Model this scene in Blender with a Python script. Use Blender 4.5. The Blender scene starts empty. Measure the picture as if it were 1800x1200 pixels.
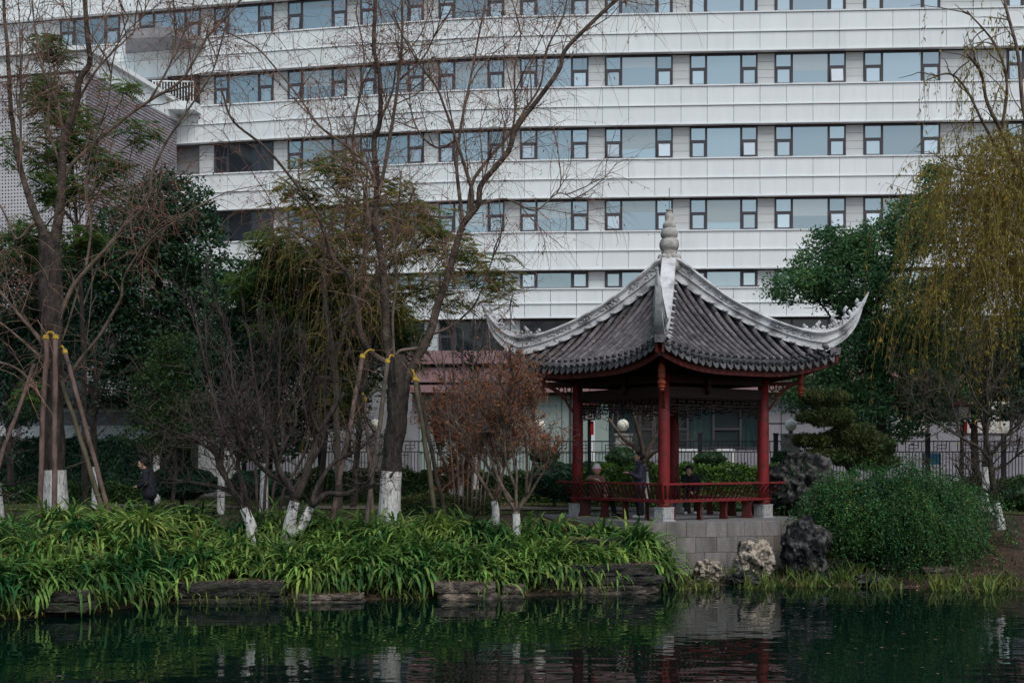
import bpy, math, random
import numpy as np
from mathutils import Vector, Matrix

# ------------------------------------------------------------------ camera, sky, sun, exposure
scene = bpy.context.scene
F, HZ, CAMH = 2200.0, 805.0, 2.85          # focal length in photo pixels, horizon row, eye height above the water
cam_data = bpy.data.cameras.new("camera")
cam = bpy.data.objects.new("camera", cam_data)
scene.collection.objects.link(cam)
cam.location = (0, 0, CAMH)
cam.rotation_euler = (math.radians(90), 0, 0)
cam_data.sensor_width = 36.0
cam_data.lens = F / 1800 * 36.0
cam_data.shift_y = (HZ - 600) / 1800
cam_data.clip_start, cam_data.clip_end = 0.1, 3000
scene.camera = cam

SUN_EL, SUN_AZ = math.radians(52), math.radians(152)     # azimuth clockwise from +Y (the view direction)
world = bpy.data.worlds.new("World")
scene.world = world
world.use_nodes = True
wn = world.node_tree.nodes; wl = world.node_tree.links
wn.clear()
sky = wn.new("ShaderNodeTexSky"); sky.sky_type = 'NISHITA'; sky.sun_disc = False
sky.sun_elevation = SUN_EL; sky.sun_rotation = SUN_AZ
sky.air_density, sky.dust_density, sky.ozone_density, sky.altitude = 1.0, 3.0, 1.5, 100
hs = wn.new("ShaderNodeHueSaturation"); hs.inputs["Saturation"].default_value = 0.9; hs.inputs["Hue"].default_value = 0.468
bg = wn.new("ShaderNodeBackground"); bg.inputs["Strength"].default_value = 0.14
wo = wn.new("ShaderNodeOutputWorld")
wl.new(sky.outputs[0], hs.inputs["Color"]); wl.new(hs.outputs[0], bg.inputs["Color"]); wl.new(bg.outputs[0], wo.inputs[0])
sun_d = bpy.data.lights.new("sun", 'SUN'); sun_d.energy = 1.35; sun_d.angle = math.radians(25); sun_d.color = (1.0, 0.985, 0.95)
sun = bpy.data.objects.new("sun", sun_d); scene.collection.objects.link(sun)
sdir = Vector((math.sin(SUN_AZ) * math.cos(SUN_EL), math.cos(SUN_AZ) * math.cos(SUN_EL), math.sin(SUN_EL)))
sun.location = sdir * 60
sun.rotation_euler = sdir.to_track_quat('Z', 'Y').to_euler()
vs = scene.view_settings
vs.view_transform = 'Standard'; vs.look = 'None'; vs.gamma = 1.0; vs.use_curve_mapping = False
vs.exposure = 0.04
cy = scene.cycles
cy.max_bounces = 6; cy.diffuse_bounces = 3; cy.glossy_bounces = 3; cy.transmission_bounces = 3; cy.transparent_max_bounces = 8
cy.caustics_reflective = False; cy.caustics_refractive = False
cy.use_denoising = True

rng = np.random.default_rng(7)
random.seed(7)
C = scene.collection

# ------------------------------------------------------------------ helpers
def P(px, py, Y):
    """world point seen at photo pixel (px, py) when it stands Y metres away"""
    return np.array(((px - 900) / F * Y, Y, CAMH - (py - HZ) / F * Y))

def nrm(a):
    a = np.asarray(a, float)
    return a / np.maximum(np.linalg.norm(a, axis=-1, keepdims=True), 1e-9)

def cr(pts, k=6):
    """Catmull-Rom through pts (any width), k samples per span"""
    p = np.asarray(pts, float)
    q = np.vstack([2 * p[0] - p[1], p, 2 * p[-1] - p[-2]])
    out = []
    t = np.linspace(0, 1, k, endpoint=False)[:, None]
    for i in range(1, len(q) - 2):
        a, b, c, d = q[i - 1], q[i], q[i + 1], q[i + 2]
        out.append(.5 * ((2 * b) + (-a + c) * t + (2 * a - 5 * b + 4 * c - d) * t ** 2 + (-a + 3 * b - 3 * c + d) * t ** 3))
    out.append(p[-1:])
    return np.vstack(out)

class MB:
    def __init__(s):
        s.v, s.f, s.n = [], [], 0
    def add(s, v, f):
        v = np.asarray(v, float).reshape(-1, 3); f = np.asarray(f, int)
        s.v.append(v); s.f.append(f + s.n); s.n += len(v)
        return s
    def box(s, x0, x1, y0, y1, z0, z1):
        v = [(x, y, z) for x in (x0, x1) for y in (y0, y1) for z in (z0, z1)]
        return s.add(v, [(0, 1, 3, 2), (4, 6, 7, 5), (0, 4, 5, 1), (2, 3, 7, 6), (0, 2, 6, 4), (1, 5, 7, 3)])
    def boxes(s, lo, hi):
        """many axis-aligned boxes, lo/hi (N,3)"""
        lo = np.asarray(lo, float); hi = np.asarray(hi, float); n = len(lo)
        V = np.empty((n, 8, 3)); k = 0
        for x in (0, 1):
            for y in (0, 1):
                for z in (0, 1):
                    V[:, k, 0] = (lo, hi)[x][:, 0]; V[:, k, 1] = (lo, hi)[y][:, 1]; V[:, k, 2] = (lo, hi)[z][:, 2]; k += 1
        f = np.array([(0, 1, 3, 2), (4, 6, 7, 5), (0, 4, 5, 1), (2, 3, 7, 6), (0, 2, 6, 4), (1, 5, 7, 3)])
        return s.add(V.reshape(-1, 3), (f[None] + 8 * np.arange(n)[:, None, None]).reshape(-1, 4))
    def bar(s, p, q, w, h=None, up=(0, 0, 1)):
        h = h or w
        p = np.asarray(p, float); q = np.asarray(q, float)
        d = nrm(q - p); a = np.cross(d, up)
        if np.linalg.norm(a) < 1e-4: a = np.cross(d, (1, 0, 0))
        a = nrm(a) * w / 2; b = nrm(np.cross(a, d)) * h / 2
        v = [p - a - b, p + a - b, p + a + b, p - a + b, q - a - b, q + a - b, q + a + b, q - a + b]
        return s.add(v, [(0, 1, 2, 3), (7, 6, 5, 4), (0, 4, 5, 1), (1, 5, 6, 2), (2, 6, 7, 3), (3, 7, 4, 0)])
    def loft(s, rings, cap=True, close=True):
        """rings (m,n,3)"""
        r = np.asarray(rings, float); m, n = r.shape[:2]
        a = np.arange(n if close else n - 1); b = (a + 1) % n
        f = [np.stack([i * n + a, i * n + b, (i + 1) * n + b, (i + 1) * n + a], 1) for i in range(m - 1)]
        base = s.n
        s.add(r.reshape(-1, 3), np.vstack(f))
        if cap and close:
            for i in (0, m - 1):
                c = r[i].mean(0); k = s.n
                s.v.append(c[None]); s.n += 1
                ia = base + i * n + a; ib = base + i * n + b
                if i == 0: ia, ib = ib, ia
                s.f.append(np.stack([ia, ib, np.full(n, k)], 1))
        return s
    def tube(s, pts, rad, n=8, cap=True):
        pts = np.asarray(pts, float); m = len(pts)
        rad = np.broadcast_to(np.asarray(rad, float), (m,))
        return s.loft(tube_rings(pts[None], rad[None], n)[0], cap)
    def tubes(s, pts, rad, n=3):
        """pts (N,m,3) rad (N,m), open tubes"""
        R = tube_rings(np.asarray(pts, float), np.asarray(rad, float), n)
        N, m = R.shape[:2]
        a = np.arange(n); b = (a + 1) % n
        f = np.concatenate([np.stack([i * n + a, i * n + b, (i + 1) * n + b, (i + 1) * n + a], 1) for i in range(m - 1)])
        return s.add(R.reshape(-1, 3), (f[None] + (m * n) * np.arange(N)[:, None, None]).reshape(-1, 4))
    def lathe(s, prof, n=16, c=(0, 0, 0), axis=None):
        prof = np.asarray(prof, float); t = np.arange(n) / n * 2 * math.pi
        R = np.stack([prof[:, :1] * np.cos(t), prof[:, :1] * np.sin(t), np.repeat(prof[:, 1:2], n, 1)], -1) + np.asarray(c, float)
        return s.loft(R)
    def quads(s, V):
        V = np.asarray(V, float); n = len(V)
        return s.add(V.reshape(-1, 3), np.arange(4 * n).reshape(n, 4))
    def poly(s, pts2, fn, d0, d1):
        """extrude a polygon: pts2 (n,2); fn(a,b,d)->3d; d0,d1 scalars or per-vertex arrays"""
        n = len(pts2)
        d0 = np.broadcast_to(d0, (n,)); d1 = np.broadcast_to(d1, (n,))
        A = np.array([fn(p[0], p[1], d) for p, d in zip(pts2, d0)]); B = np.array([fn(p[0], p[1], d) for p, d in zip(pts2, d1)])
        i = np.arange(n); j = (i + 1) % n
        base = s.n
        s.add(np.vstack([A, B]), np.stack([i, j, n + j, n + i], 1))
        s.f.append(np.arange(n)[::-1][None] + base); s.f.append(np.arange(n)[None] + base + n)
        return s
    def ellipsoid(s, c, r, n=10, m=6, rot=None):
        th = np.linspace(0, math.pi, m + 1)[1:-1]; ph = np.arange(n) / n * 2 * math.pi
        R = np.stack([np.sin(th)[:, None] * np.cos(ph), np.sin(th)[:, None] * np.sin(ph), np.repeat(np.cos(th)[:, None], n, 1)], -1)
        top = np.array([0, 0, 1.]); 
        R = np.concatenate([np.tile(top * [1, 1, 1], (1, n, 1)), R, np.tile(-top, (1, n, 1))]) * np.asarray(r, float)
        if rot is not None: R = R @ np.asarray(rot).T
        return s.loft(R + np.asarray(c, float), cap=False)
    def mesh(s, name, smooth=False):
        me = bpy.data.meshes.new(name)
        v = np.vstack(s.v); 
        tot = np.concatenate([np.full(len(f), f.shape[1]) for f in s.f])
        loops = np.concatenate([f.ravel() for f in s.f])
        me.vertices.add(len(v)); me.vertices.foreach_set("co", v.astype(np.float32).ravel())
        me.loops.add(len(loops)); me.loops.foreach_set("vertex_index", loops.astype(np.int32))
        st = np.concatenate([[0], np.cumsum(tot)[:-1]])
        me.polygons.add(len(tot)); me.polygons.foreach_set("loop_start", st.astype(np.int32))
        me.polygons.foreach_set("loop_total", tot.astype(np.int32))
        me.update(calc_edges=True); me.validate(verbose=False)
        me.polygons.foreach_set("use_smooth", np.full(len(me.polygons), smooth))
        return me
    def build(s, name, mat, parent=None, smooth=False, **tags):
        me = s.mesh(name, smooth); me.materials.append(mat)
        return link(name, me, parent, **tags)

def link(name, data, parent=None, label=None, cat=None, group=None, kind=None, mtx=None):
    o = bpy.data.objects.new(name, data); C.objects.link(o)
    if parent is not None: o.parent = parent
    if mtx is not None: o.matrix_local = mtx
    if label: o["label"] = label
    if cat: o["category"] = cat
    if group: o["group"] = group
    if kind: o["kind"] = kind
    return o

def thing(name, label, cat, loc=(0, 0, 0), rz=0.0, group=None):
    o = link(name, None, None, label, cat, group)
    o.location = loc; o.rotation_euler = (0, 0, rz); o.empty_display_size = .2
    return o

def copy_tree(o, parent=None):
    c = o.copy(); C.objects.link(c); c.parent = parent
    for ch in o.children: copy_tree(ch, c)
    return c

def tube_rings(pts, rad, n):
    """pts (N,m,3) -> rings (N,m,n,3) with a steady frame"""
    T = np.empty_like(pts)
    T[:, 1:-1] = pts[:, 2:] - pts[:, :-2]; T[:, 0] = pts[:, 1] - pts[:, 0]; T[:, -1] = pts[:, -1] - pts[:, -2]
    T = nrm(T)
    mean = nrm(T.mean(1))
    ref = np.where(np.abs(mean[:, 2:3]) > .9, np.array([[1., 0, 0]]), np.array([[0, 0, 1.]]))
    A = nrm(np.cross(T, ref[:, None, :])); B = np.cross(T, A)
    t = np.arange(n) / n * 2 * math.pi
    return pts[:, :, None] + rad[:, :, None, None] * (np.cos(t)[:, None] * A[:, :, None] + np.sin(t)[:, None] * B[:, :, None])

# ------------------------------------------------------------------ materials
def lin(c):
    return tuple(((x / 255) / 12.92 if x / 255 <= .04045 else ((x / 255 + .055) / 1.055) ** 2.4) for x in c)

def mat(name, c1, c2=None, scale=6.0, rough=.8, bump=0.0, bscale=None, island=0.0, metal=0.0, spec=.3, trans=0.0,
        stretch=None, detail=5.0, lo=.35, hi=.65, c3=None, s3=1.0, lo3=.5, hi3=.7, objrand=0.0):
    m = bpy.data.materials.new(name); m.use_nodes = True
    nt = m.node_tree; N = nt.nodes; L = nt.links
    b = N["Principled BSDF"]
    b.inputs["Roughness"].default_value = rough; b.inputs["Metallic"].default_value = metal
    b.inputs["Specular IOR Level"].default_value = spec
    b.inputs["Base Color"].default_value = (*c1, 1)
    tc = N.new("ShaderNodeTexCoord"); vec = tc.outputs["Object"]
    if stretch:
        mp = N.new("ShaderNodeMapping"); mp.inputs["Scale"].default_value = stretch
        L.new(vec, mp.inputs[0]); vec = mp.outputs[0]
    col = None
    if c2 is not None:
        nz = N.new("ShaderNodeTexNoise"); nz.inputs["Scale"].default_value = scale; nz.inputs["Detail"].default_value = detail
        nz.inputs["Roughness"].default_value = .62
        L.new(vec, nz.inputs["Vector"])
        rp = N.new("ShaderNodeValToRGB"); rp.color_ramp.elements[0].position = lo; rp.color_ramp.elements[1].position = hi
        rp.color_ramp.elements[0].color = (*c1, 1); rp.color_ramp.elements[1].color = (*c2, 1)
        L.new(nz.outputs["Fac"], rp.inputs[0]); col = rp.outputs[0]
    if c3 is not None:
        n3 = N.new("ShaderNodeTexNoise"); n3.inputs["Scale"].default_value = s3; n3.inputs["Detail"].default_value = 6
        L.new(vec, n3.inputs["Vector"])
        r3 = N.new("ShaderNodeMapRange"); r3.inputs[1].default_value = lo3; r3.inputs[2].default_value = hi3
        L.new(n3.outputs["Fac"], r3.inputs[0])
        mx = N.new("ShaderNodeMix"); mx.data_type = 'RGBA'
        if col is not None: L.new(col, mx.inputs[6])
        else: mx.inputs[6].default_value = (*c1, 1)
        mx.inputs[7].default_value = (*c3, 1); L.new(r3.outputs[0], mx.inputs[0]); col = mx.outputs[2]
    if island:
        g = N.new("ShaderNodeNewGeometry")
        h = N.new("ShaderNodeHueSaturation")
        mr = N.new("ShaderNodeMapRange"); mr.inputs[3].default_value = 1 - island; mr.inputs[4].default_value = 1 + island
        L.new(g.outputs["Random Per Island"], mr.inputs[0]); L.new(mr.outputs[0], h.inputs["Value"])
        mr2 = N.new("ShaderNodeMapRange"); mr2.inputs[3].default_value = .5 - island * .05; mr2.inputs[4].default_value = .5 + island * .03
        mm = N.new("ShaderNodeMath"); mm.operation = 'FRACT'
        m2 = N.new("ShaderNodeMath"); m2.operation = 'MULTIPLY'; m2.inputs[1].default_value = 7.13
        L.new(g.outputs["Random Per Island"], m2.inputs[0]); L.new(m2.outputs[0], mm.inputs[0]); L.new(mm.outputs[0], mr2.inputs[0])
        L.new(mr2.outputs[0], h.inputs["Hue"])
        if col is not None: L.new(col, h.inputs["Color"])
        else: h.inputs["Color"].default_value = (*c1, 1)
        col = h.outputs[0]
    if objrand:
        oi = N.new("ShaderNodeObjectInfo"); h = N.new("ShaderNodeHueSaturation")
        mr = N.new("ShaderNodeMapRange"); mr.inputs[3].default_value = 1 - objrand; mr.inputs[4].default_value = 1 + objrand
        L.new(oi.outputs["Random"], mr.inputs[0]); L.new(mr.outputs[0], h.inputs["Value"])
        if col is not None: L.new(col, h.inputs["Color"])
        else: h.inputs["Color"].default_value = (*c1, 1)
        col = h.outputs[0]
        if bump or c2 is not None:                      # shift the pattern so that copies do not repeat
            av = N.new("ShaderNodeVectorMath"); av.operation = 'ADD'
            sc_ = N.new("ShaderNodeVectorMath"); sc_.operation = 'SCALE'; sc_.inputs[0].default_value = (37, 53, 71)
            L.new(oi.outputs["Random"], sc_.inputs["Scale"]); L.new(tc.outputs["Object"], av.inputs[0]); L.new(sc_.outputs[0], av.inputs[1])
            for lk in list(L):
                if lk.from_socket == tc.outputs["Object"] and lk.to_node != av: 
                    ts = lk.to_socket; L.remove(lk); L.new(av.outputs[0], ts)
            vec = vec if stretch else av.outputs[0]
    if col is not None: L.new(col, b.inputs["Base Color"])
    if bump:
        nb = N.new("ShaderNodeTexNoise"); nb.inputs["Scale"].default_value = bscale or scale * 3; nb.inputs["Detail"].default_value = 6
        L.new(vec, nb.inputs["Vector"])
        bp = N.new("ShaderNodeBump"); bp.inputs["Strength"].default_value = bump; bp.inputs["Distance"].default_value = .05
        L.new(nb.outputs["Fac"], bp.inputs["Height"]); L.new(bp.outputs[0], b.inputs["Normal"])
    if trans:
        out = N["Material Output"]
        tr = N.new("ShaderNodeBsdfTranslucent"); mxs = N.new("ShaderNodeMixShader"); mxs.inputs[0].default_value = trans
        if col is not None: L.new(col, tr.inputs[0])
        else: tr.inputs[0].default_value = (*c1, 1)
        L.new(b.outputs[0], mxs.inputs[1]); L.new(tr.outputs[0], mxs.inputs[2]); L.new(mxs.outputs[0], out.inputs[0])
    return m

def glass(name, col, rough=.03, metal=.6, clear=0.0):
    m = bpy.data.materials.new(name); m.use_nodes = True
    N = m.node_tree.nodes; L = m.node_tree.links; b = N["Principled BSDF"]
    b.inputs["Base Color"].default_value = (*col, 1); b.inputs["Roughness"].default_value = rough
    b.inputs["Metallic"].default_value = metal; b.inputs["Specular IOR Level"].default_value = .6
    oi = N.new("ShaderNodeObjectInfo"); h = N.new("ShaderNodeHueSaturation"); h.inputs["Color"].default_value = (*col, 1)
    mr = N.new("ShaderNodeMapRange"); mr.inputs[3].default_value = .74; mr.inputs[4].default_value = 1.12
    L.new(oi.outputs["Random"], mr.inputs[0]); L.new(mr.outputs[0], h.inputs["Value"]); L.new(h.outputs[0], b.inputs["Base Color"])
    nb = N.new("ShaderNodeTexNoise"); nb.inputs["Scale"].default_value = .7; nb.inputs["Detail"].default_value = 1
    bp = N.new("ShaderNodeBump"); bp.inputs["Strength"].default_value = .04; bp.inputs["Distance"].default_value = .3
    L.new(nb.outputs["Fac"], bp.inputs["Height"]); L.new(bp.outputs[0], b.inputs["Normal"])
    if clear:
        t = N.new("ShaderNodeBsdfTransparent"); mx = N.new("ShaderNodeMixShader"); mx.inputs[0].default_value = clear
        L.new(b.outputs[0], mx.inputs[1]); L.new(t.outputs[0], mx.inputs[2]); L.new(mx.outputs[0], N["Material Output"].inputs[0])
    return m

M = {}
M['soil'] = mat('soil', (.022, .015, .010), (.055, .036, .024), 3, .95, .6, 14, c3=(.085, .048, .03), s3=9, lo3=.55, hi3=.68)
M['lawn'] = mat('lawn', (.035, .05, .012), (.075, .075, .02), 1.5, .95, .5, 30)
M['path'] = mat('path', (.13, .10, .085), (.2, .165, .14), 2, .9, .2, 20)
M['panel'] = mat('panel', (.735, .785, .795), (.785, .835, .84), .8, .45, .02, 3, spec=.4, objrand=.04, stretch=(2.2, 2.2, .3), c3=(.60, .64, .65), s3=1.0, lo3=.58, hi3=.95)
M['ledge'] = mat('ledge', (.80, .84, .85), (.84, .87, .875), 1, .5)
M['backing'] = mat('backing', (.20, .205, .21), (.25, .255, .26), 2, .8)
M['pier'] = mat('pier', (.49, .52, .525), (.54, .57, .575), .6, .5, objrand=.04)
M['frame'] = mat('frame', (.045, .042, .052), (.06, .056, .066), 2, .5)
M['pane'] = glass('pane', (.36, .43, .465), .03, .75)
M['pane_pale'] = glass('pane_pale', (.52, .60, .64), .08, .7)
M['pane_blind'] = glass('pane_blind', (.44, .48, .49), .12, .55)
M['pane_dark'] = glass('pane_dark', (.02, .028, .036), .04, .1)
M['mauve'] = mat('mauve', (.25, .145, .155), (.31, .19, .195), .8, .6)
M['podwall'] = mat('podwall', (.23, .225, .255), (.28, .275, .305), .6, .7)  # wall colour lowered to carry the shade of the trees
M['podgreen'] = mat('podgreen', (.26, .33, .31), (.31, .38, .35), .5, .35)
M['concrete'] = mat('concrete', (.22, .22, .23), (.30, .30, .31), 1.2, .85, .1, 9)
M['brickgrey'] = mat('brickgrey', (.26, .25, .28), (.33, .32, .35), 2.5, .85, .2, 30)
M['perf'] = mat('perf', (.50, .50, .53), (.56, .56, .58), 1, .6)
M['dark'] = mat('dark', (.012, .013, .015), (.02, .021, .024), 2, .8)
M['black_metal'] = mat('black_metal', (.012, .014, .017), (.02, .022, .026), 5, .5)
M['tile'] = mat('tile', (.075, .070, .078), (.165, .152, .162), 9, .7, .45, 25, c3=(.035, .035, .036), s3=2.5, lo3=.5, hi3=.75, objrand=.28)
M['pan'] = mat('pan', (.014, .0135, .015), (.035, .032, .032), 8, .9, .4, 25, c3=(.09, .05, .035), s3=4, lo3=.60, hi3=.72)  # pan tiles coloured near black so the gaps between rows look shaded
M['drip'] = mat('drip', (.045, .048, .052), (.12, .12, .125), 12, .8, .35, 30, objrand=.3)
M['plaster'] = mat('plaster', (.46, .465, .475), (.68, .69, .70), 3, .85, .3, 14, c3=(.11, .11, .115), s3=2.2, lo3=.50, hi3=.72)
M['carving'] = mat('carving', (.24, .25, .26), (.50, .51, .52), 9, .85, .4, 25)
M['finial'] = mat('finial', (.30, .29, .27), (.52, .50, .47), 6, .85, .3, 16, c3=(.13, .115, .10), s3=4, lo3=.55, hi3=.75)
M['red'] = mat('red', (.18, .012, .016), (.26, .022, .022), 5, .5, .3, 30, c3=(.055, .012, .011), s3=5, lo3=.46, hi3=.74, spec=.35)
M['redwood'] = mat('redwood', (.085, .012, .010), (.13, .02, .015), 5, .55, .15, 30, c3=(.025, .010, .009), s3=3, lo3=.5, hi3=.7)
M['redorange'] = mat('redorange', (.30, .05, .025), (.36, .07, .03), 5, .5, .1, 30, c3=(.08, .02, .012), s3=4, lo3=.5, hi3=.7)
M['beam'] = mat('beam', (.016, .006, .005), (.032, .010, .008), 5, .6, .1, 30)  # dark red-brown wood, darkened further to hold the shade under the roof
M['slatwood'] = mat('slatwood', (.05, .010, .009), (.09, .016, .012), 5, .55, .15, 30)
M['wood_shaded'] = mat('wood_shaded', (.02, .012, .01), (.035, .02, .016), 5, .7)  # red woodwork darkened in colour to stand in for under-roof shade
M['stone'] = mat('stone', (.145, .138, .135), (.23, .215, .205), 4, .9, .4, 30, c3=(.085, .072, .06), s3=1.3, lo3=.5, hi3=.75, stretch=(1, 1, .3), objrand=.12)
M['stone2'] = mat('stone2', (.18, .16, .14), (.25, .22, .19), 4, .9, .4, 30, c3=(.13, .11, .08), s3=1.0, lo3=.45, hi3=.75, stretch=(1, 1, .3), objrand=.12)
M['mortar'] = mat('mortar', (.24, .23, .22), (.30, .29, .28), 9, .95, .3, 40)
M['floor'] = mat('floor', (.13, .13, .135), (.18, .18, .18), 3, .85, .1, 20)
M['basestone'] = mat('basestone', (.33, .33, .33), (.45, .45, .45), 8, .9, .3, 40)
M['rock_pale'] = mat('rock_pale', (.035, .032, .03), (.42, .36, .29), 5.5, .9, 1.0, 12, lo=.40, hi=.58, detail=9)
M['rock_dark'] = mat('rock_dark', (.008, .009, .010), (.22, .21, .20), 4.5, .9, 1.0, 12, lo=.47, hi=.80, detail=9)
M['slab'] = mat('slab', (.010, .011, .011), (.055, .05, .044), 5, .95, 1.0, 12, stretch=(1, 1, 1.8), c3=(.028, .042, .016), s3=3, lo3=.55, hi3=.7)
M['slab_pale'] = mat('slab_pale', (.045, .038, .032), (.24, .195, .155), 5, .95, 1.0, 12, stretch=(1, 1, 1.8), lo=.42, hi=.65, c3=(.03, .028, .022), s3=2, lo3=.5, hi3=.66)
M['bark'] = mat('bark', (.018, .015, .013), (.07, .056, .048), 9, .95, 1.0, 22, stretch=(1, 1, .25))
M['bark_mossy'] = mat('bark_mossy', (.022, .024, .016), (.075, .066, .05), 5, .95, .8, 20)  # dark mossy green-brown bark
M['bark_limb'] = mat('bark_limb', (.032, .024, .02), (.125, .095, .076), 4, .95, .9, 20)
M['bark_pale'] = mat('bark_pale', (.06, .048, .04), (.13, .11, .09), 8, .95, .8, 22, stretch=(1, 1, .3))
M['bark_branch'] = mat('bark_branch', (.065, .048, .038), (.20, .15, .12), 3, .95, .5, 20)
M['limewash'] = mat('limewash', (.46, .455, .44), (.68, .68, .67), 10, .95, 1.0, 20, stretch=(1, 1, .3), c3=(.08, .07, .06), s3=14, lo3=.60, hi3=.72)
M['twig_red'] = mat('twig_red', (.20, .11, .08), (.31, .185, .135), 1.0, .9, island=.4)
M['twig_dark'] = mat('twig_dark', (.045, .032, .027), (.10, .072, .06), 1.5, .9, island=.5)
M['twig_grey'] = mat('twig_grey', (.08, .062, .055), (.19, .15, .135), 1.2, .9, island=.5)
M['twig_brown'] = mat('twig_brown', (.030, .024, .021), (.085, .066, .058), 1.2, .9, island=.6)  # dark brown twigs of the low bare trees and the upright shrub
M['twig_yellow'] = mat('twig_yellow', (.16, .12, .045), (.24, .18, .06), 1.0, .9, island=.4)
M['dryleaf'] = mat('dryleaf', (.15, .055, .035), (.22, .09, .05), 2, .9, island=.5, trans=.2)
M['russet'] = mat('russet', (.25, .085, .03), (.42, .17, .065), 1.2, .85, island=.5, trans=.35)
M['leaf_willow'] = mat('leaf_willow', (.20, .195, .038), (.44, .34, .07), .8, .7, island=.5, trans=.5)
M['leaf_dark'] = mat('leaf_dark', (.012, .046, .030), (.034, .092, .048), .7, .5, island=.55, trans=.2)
M['leaf_camphor'] = mat('leaf_camphor', (.040, .125, .060), (.11, .235, .085), .6, .5, island=.5, trans=.35)
M['leaf_feather'] = mat('leaf_feather', (.15, .17, .036), (.34, .29, .06), .7, .7, island=.5, trans=.5)
M['leaf_feather_g'] = mat('leaf_feather_g', (.06, .13, .035), (.13, .22, .05), .7, .7, island=.5, trans=.5)
M['leaf_hedge'] = mat('leaf_hedge', (.045, .12, .018), (.10, .20, .03), 1.0, .55, island=.5, trans=.25)
M['leaf_bush'] = mat('leaf_bush', (.018, .05, .014), (.045, .09, .022), 1.2, .55, island=.5, trans=.2)
M['leaf_jasmine'] = mat('leaf_jasmine', (.022, .095, .036), (.065, .18, .045), 1.2, .55, island=.6, trans=.3)
M['leaf_yellow'] = mat('leaf_yellow', (.30, .27, .03), (.40, .34, .05), 2, .7, island=.3, trans=.3)
M['fern'] = mat('fern', (.020, .095, .025), (.22, .36, .075), .9, .6, island=.6, trans=.35, lo=.40, hi=.66)
M['fern_pale'] = mat('fern_pale', (.13, .24, .05), (.29, .37, .09), .8, .6, island=.4, trans=.35)
M['fern_brown'] = mat('fern_brown', (.13, .085, .03), (.22, .13, .05), 2, .8, island=.4, trans=.2)
M['reed'] = mat('reed', (.06, .12, .025), (.17, .19, .045), 1.5, .7, island=.5, trans=.25)
M['pine'] = mat('pine', (.032, .062, .020), (.085, .11, .030), 1.6, .7, island=.5, trans=.15)
M['grassblade'] = mat('grassblade', (.035, .065, .016), (.085, .105, .028), .8, .8, island=.4, trans=.2)
M['pole'] = mat('pole', (.09, .06, .052), (.17, .115, .10), 6, .9, .8, 18, stretch=(1, 1, .3), c3=(.035, .028, .024), s3=5, lo3=.52, hi3=.7)
M['pole_green'] = mat('pole_green', (.045, .040, .026), (.10, .085, .055), 5, .9, .6, 18, stretch=(1, 1, .3))
M['yellow'] = mat('yellow', (.36, .235, .025), (.50, .33, .04), 12, .7, .3, 40)
M['globe'] = mat('globe', (.72, .70, .60), (.80, .78, .68), 3, .35)
M['pillar'] = mat('pillar', (.20, .20, .185), (.34, .34, .31), 7, .95, .6, 20)
M['white'] = mat('white', (.62, .62, .63), (.70, .70, .70), 3, .6)
M['lampglass'] = mat('lampglass', (.40, .36, .34), (.48, .44, .42), 3, .4)
M['curtain'] = mat('curtain', (.025, .10, .105), (.045, .15, .15), 2, .9)
M['clear'] = glass('clear', (.05, .07, .075), .03, .0, .72)
M['blue'] = mat('blue', (.05, .28, .50), (.10, .40, .60), 4, .6)
M['lantern_red'] = mat('lantern_red', (.45, .02, .02), (.55, .03, .03), 5, .7)
M['skin'] = mat('skin', (.42, .24, .17), (.50, .30, .22), 20, .6)  # skin colour raised to make up for the shade under the pavilion roof
M['coat_brown'] = mat('coat_brown', (.17, .10, .08), (.27, .17, .14), 22, .95, .8, 60)
M['puffer'] = mat('puffer', (.030, .030, .055), (.05, .045, .08), 14, .45, .2, 40)
M['cloth_black'] = mat('cloth_black', (.010, .010, .012), (.02, .02, .024), 12, .9, .3, 60)
M['cloth_navy'] = mat('cloth_navy', (.008, .010, .016), (.014, .018, .028), 12, .8, .3, 60)  # navy darkened in colour so the left figure sinks into shade
M['hair'] = mat('hair', (.008, .007, .007), (.018, .016, .015), 30, .5)
M['beanie'] = mat('beanie', (.74, .68, .67), (.80, .75, .73), 30, .95, .5, 90)  # pale knit, colour lifted against the under-roof shade
M['pink'] = mat('pink', (.66, .22, .30), (.72, .27, .35), 30, .95, .5, 90)
M['shoe'] = mat('shoe', (.50, .48, .47), (.60, .58, .56), 10, .7)
M['litter'] = mat('litter', (.15, .085, .06), (.27, .17, .13), 3, .9, island=.5)

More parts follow.
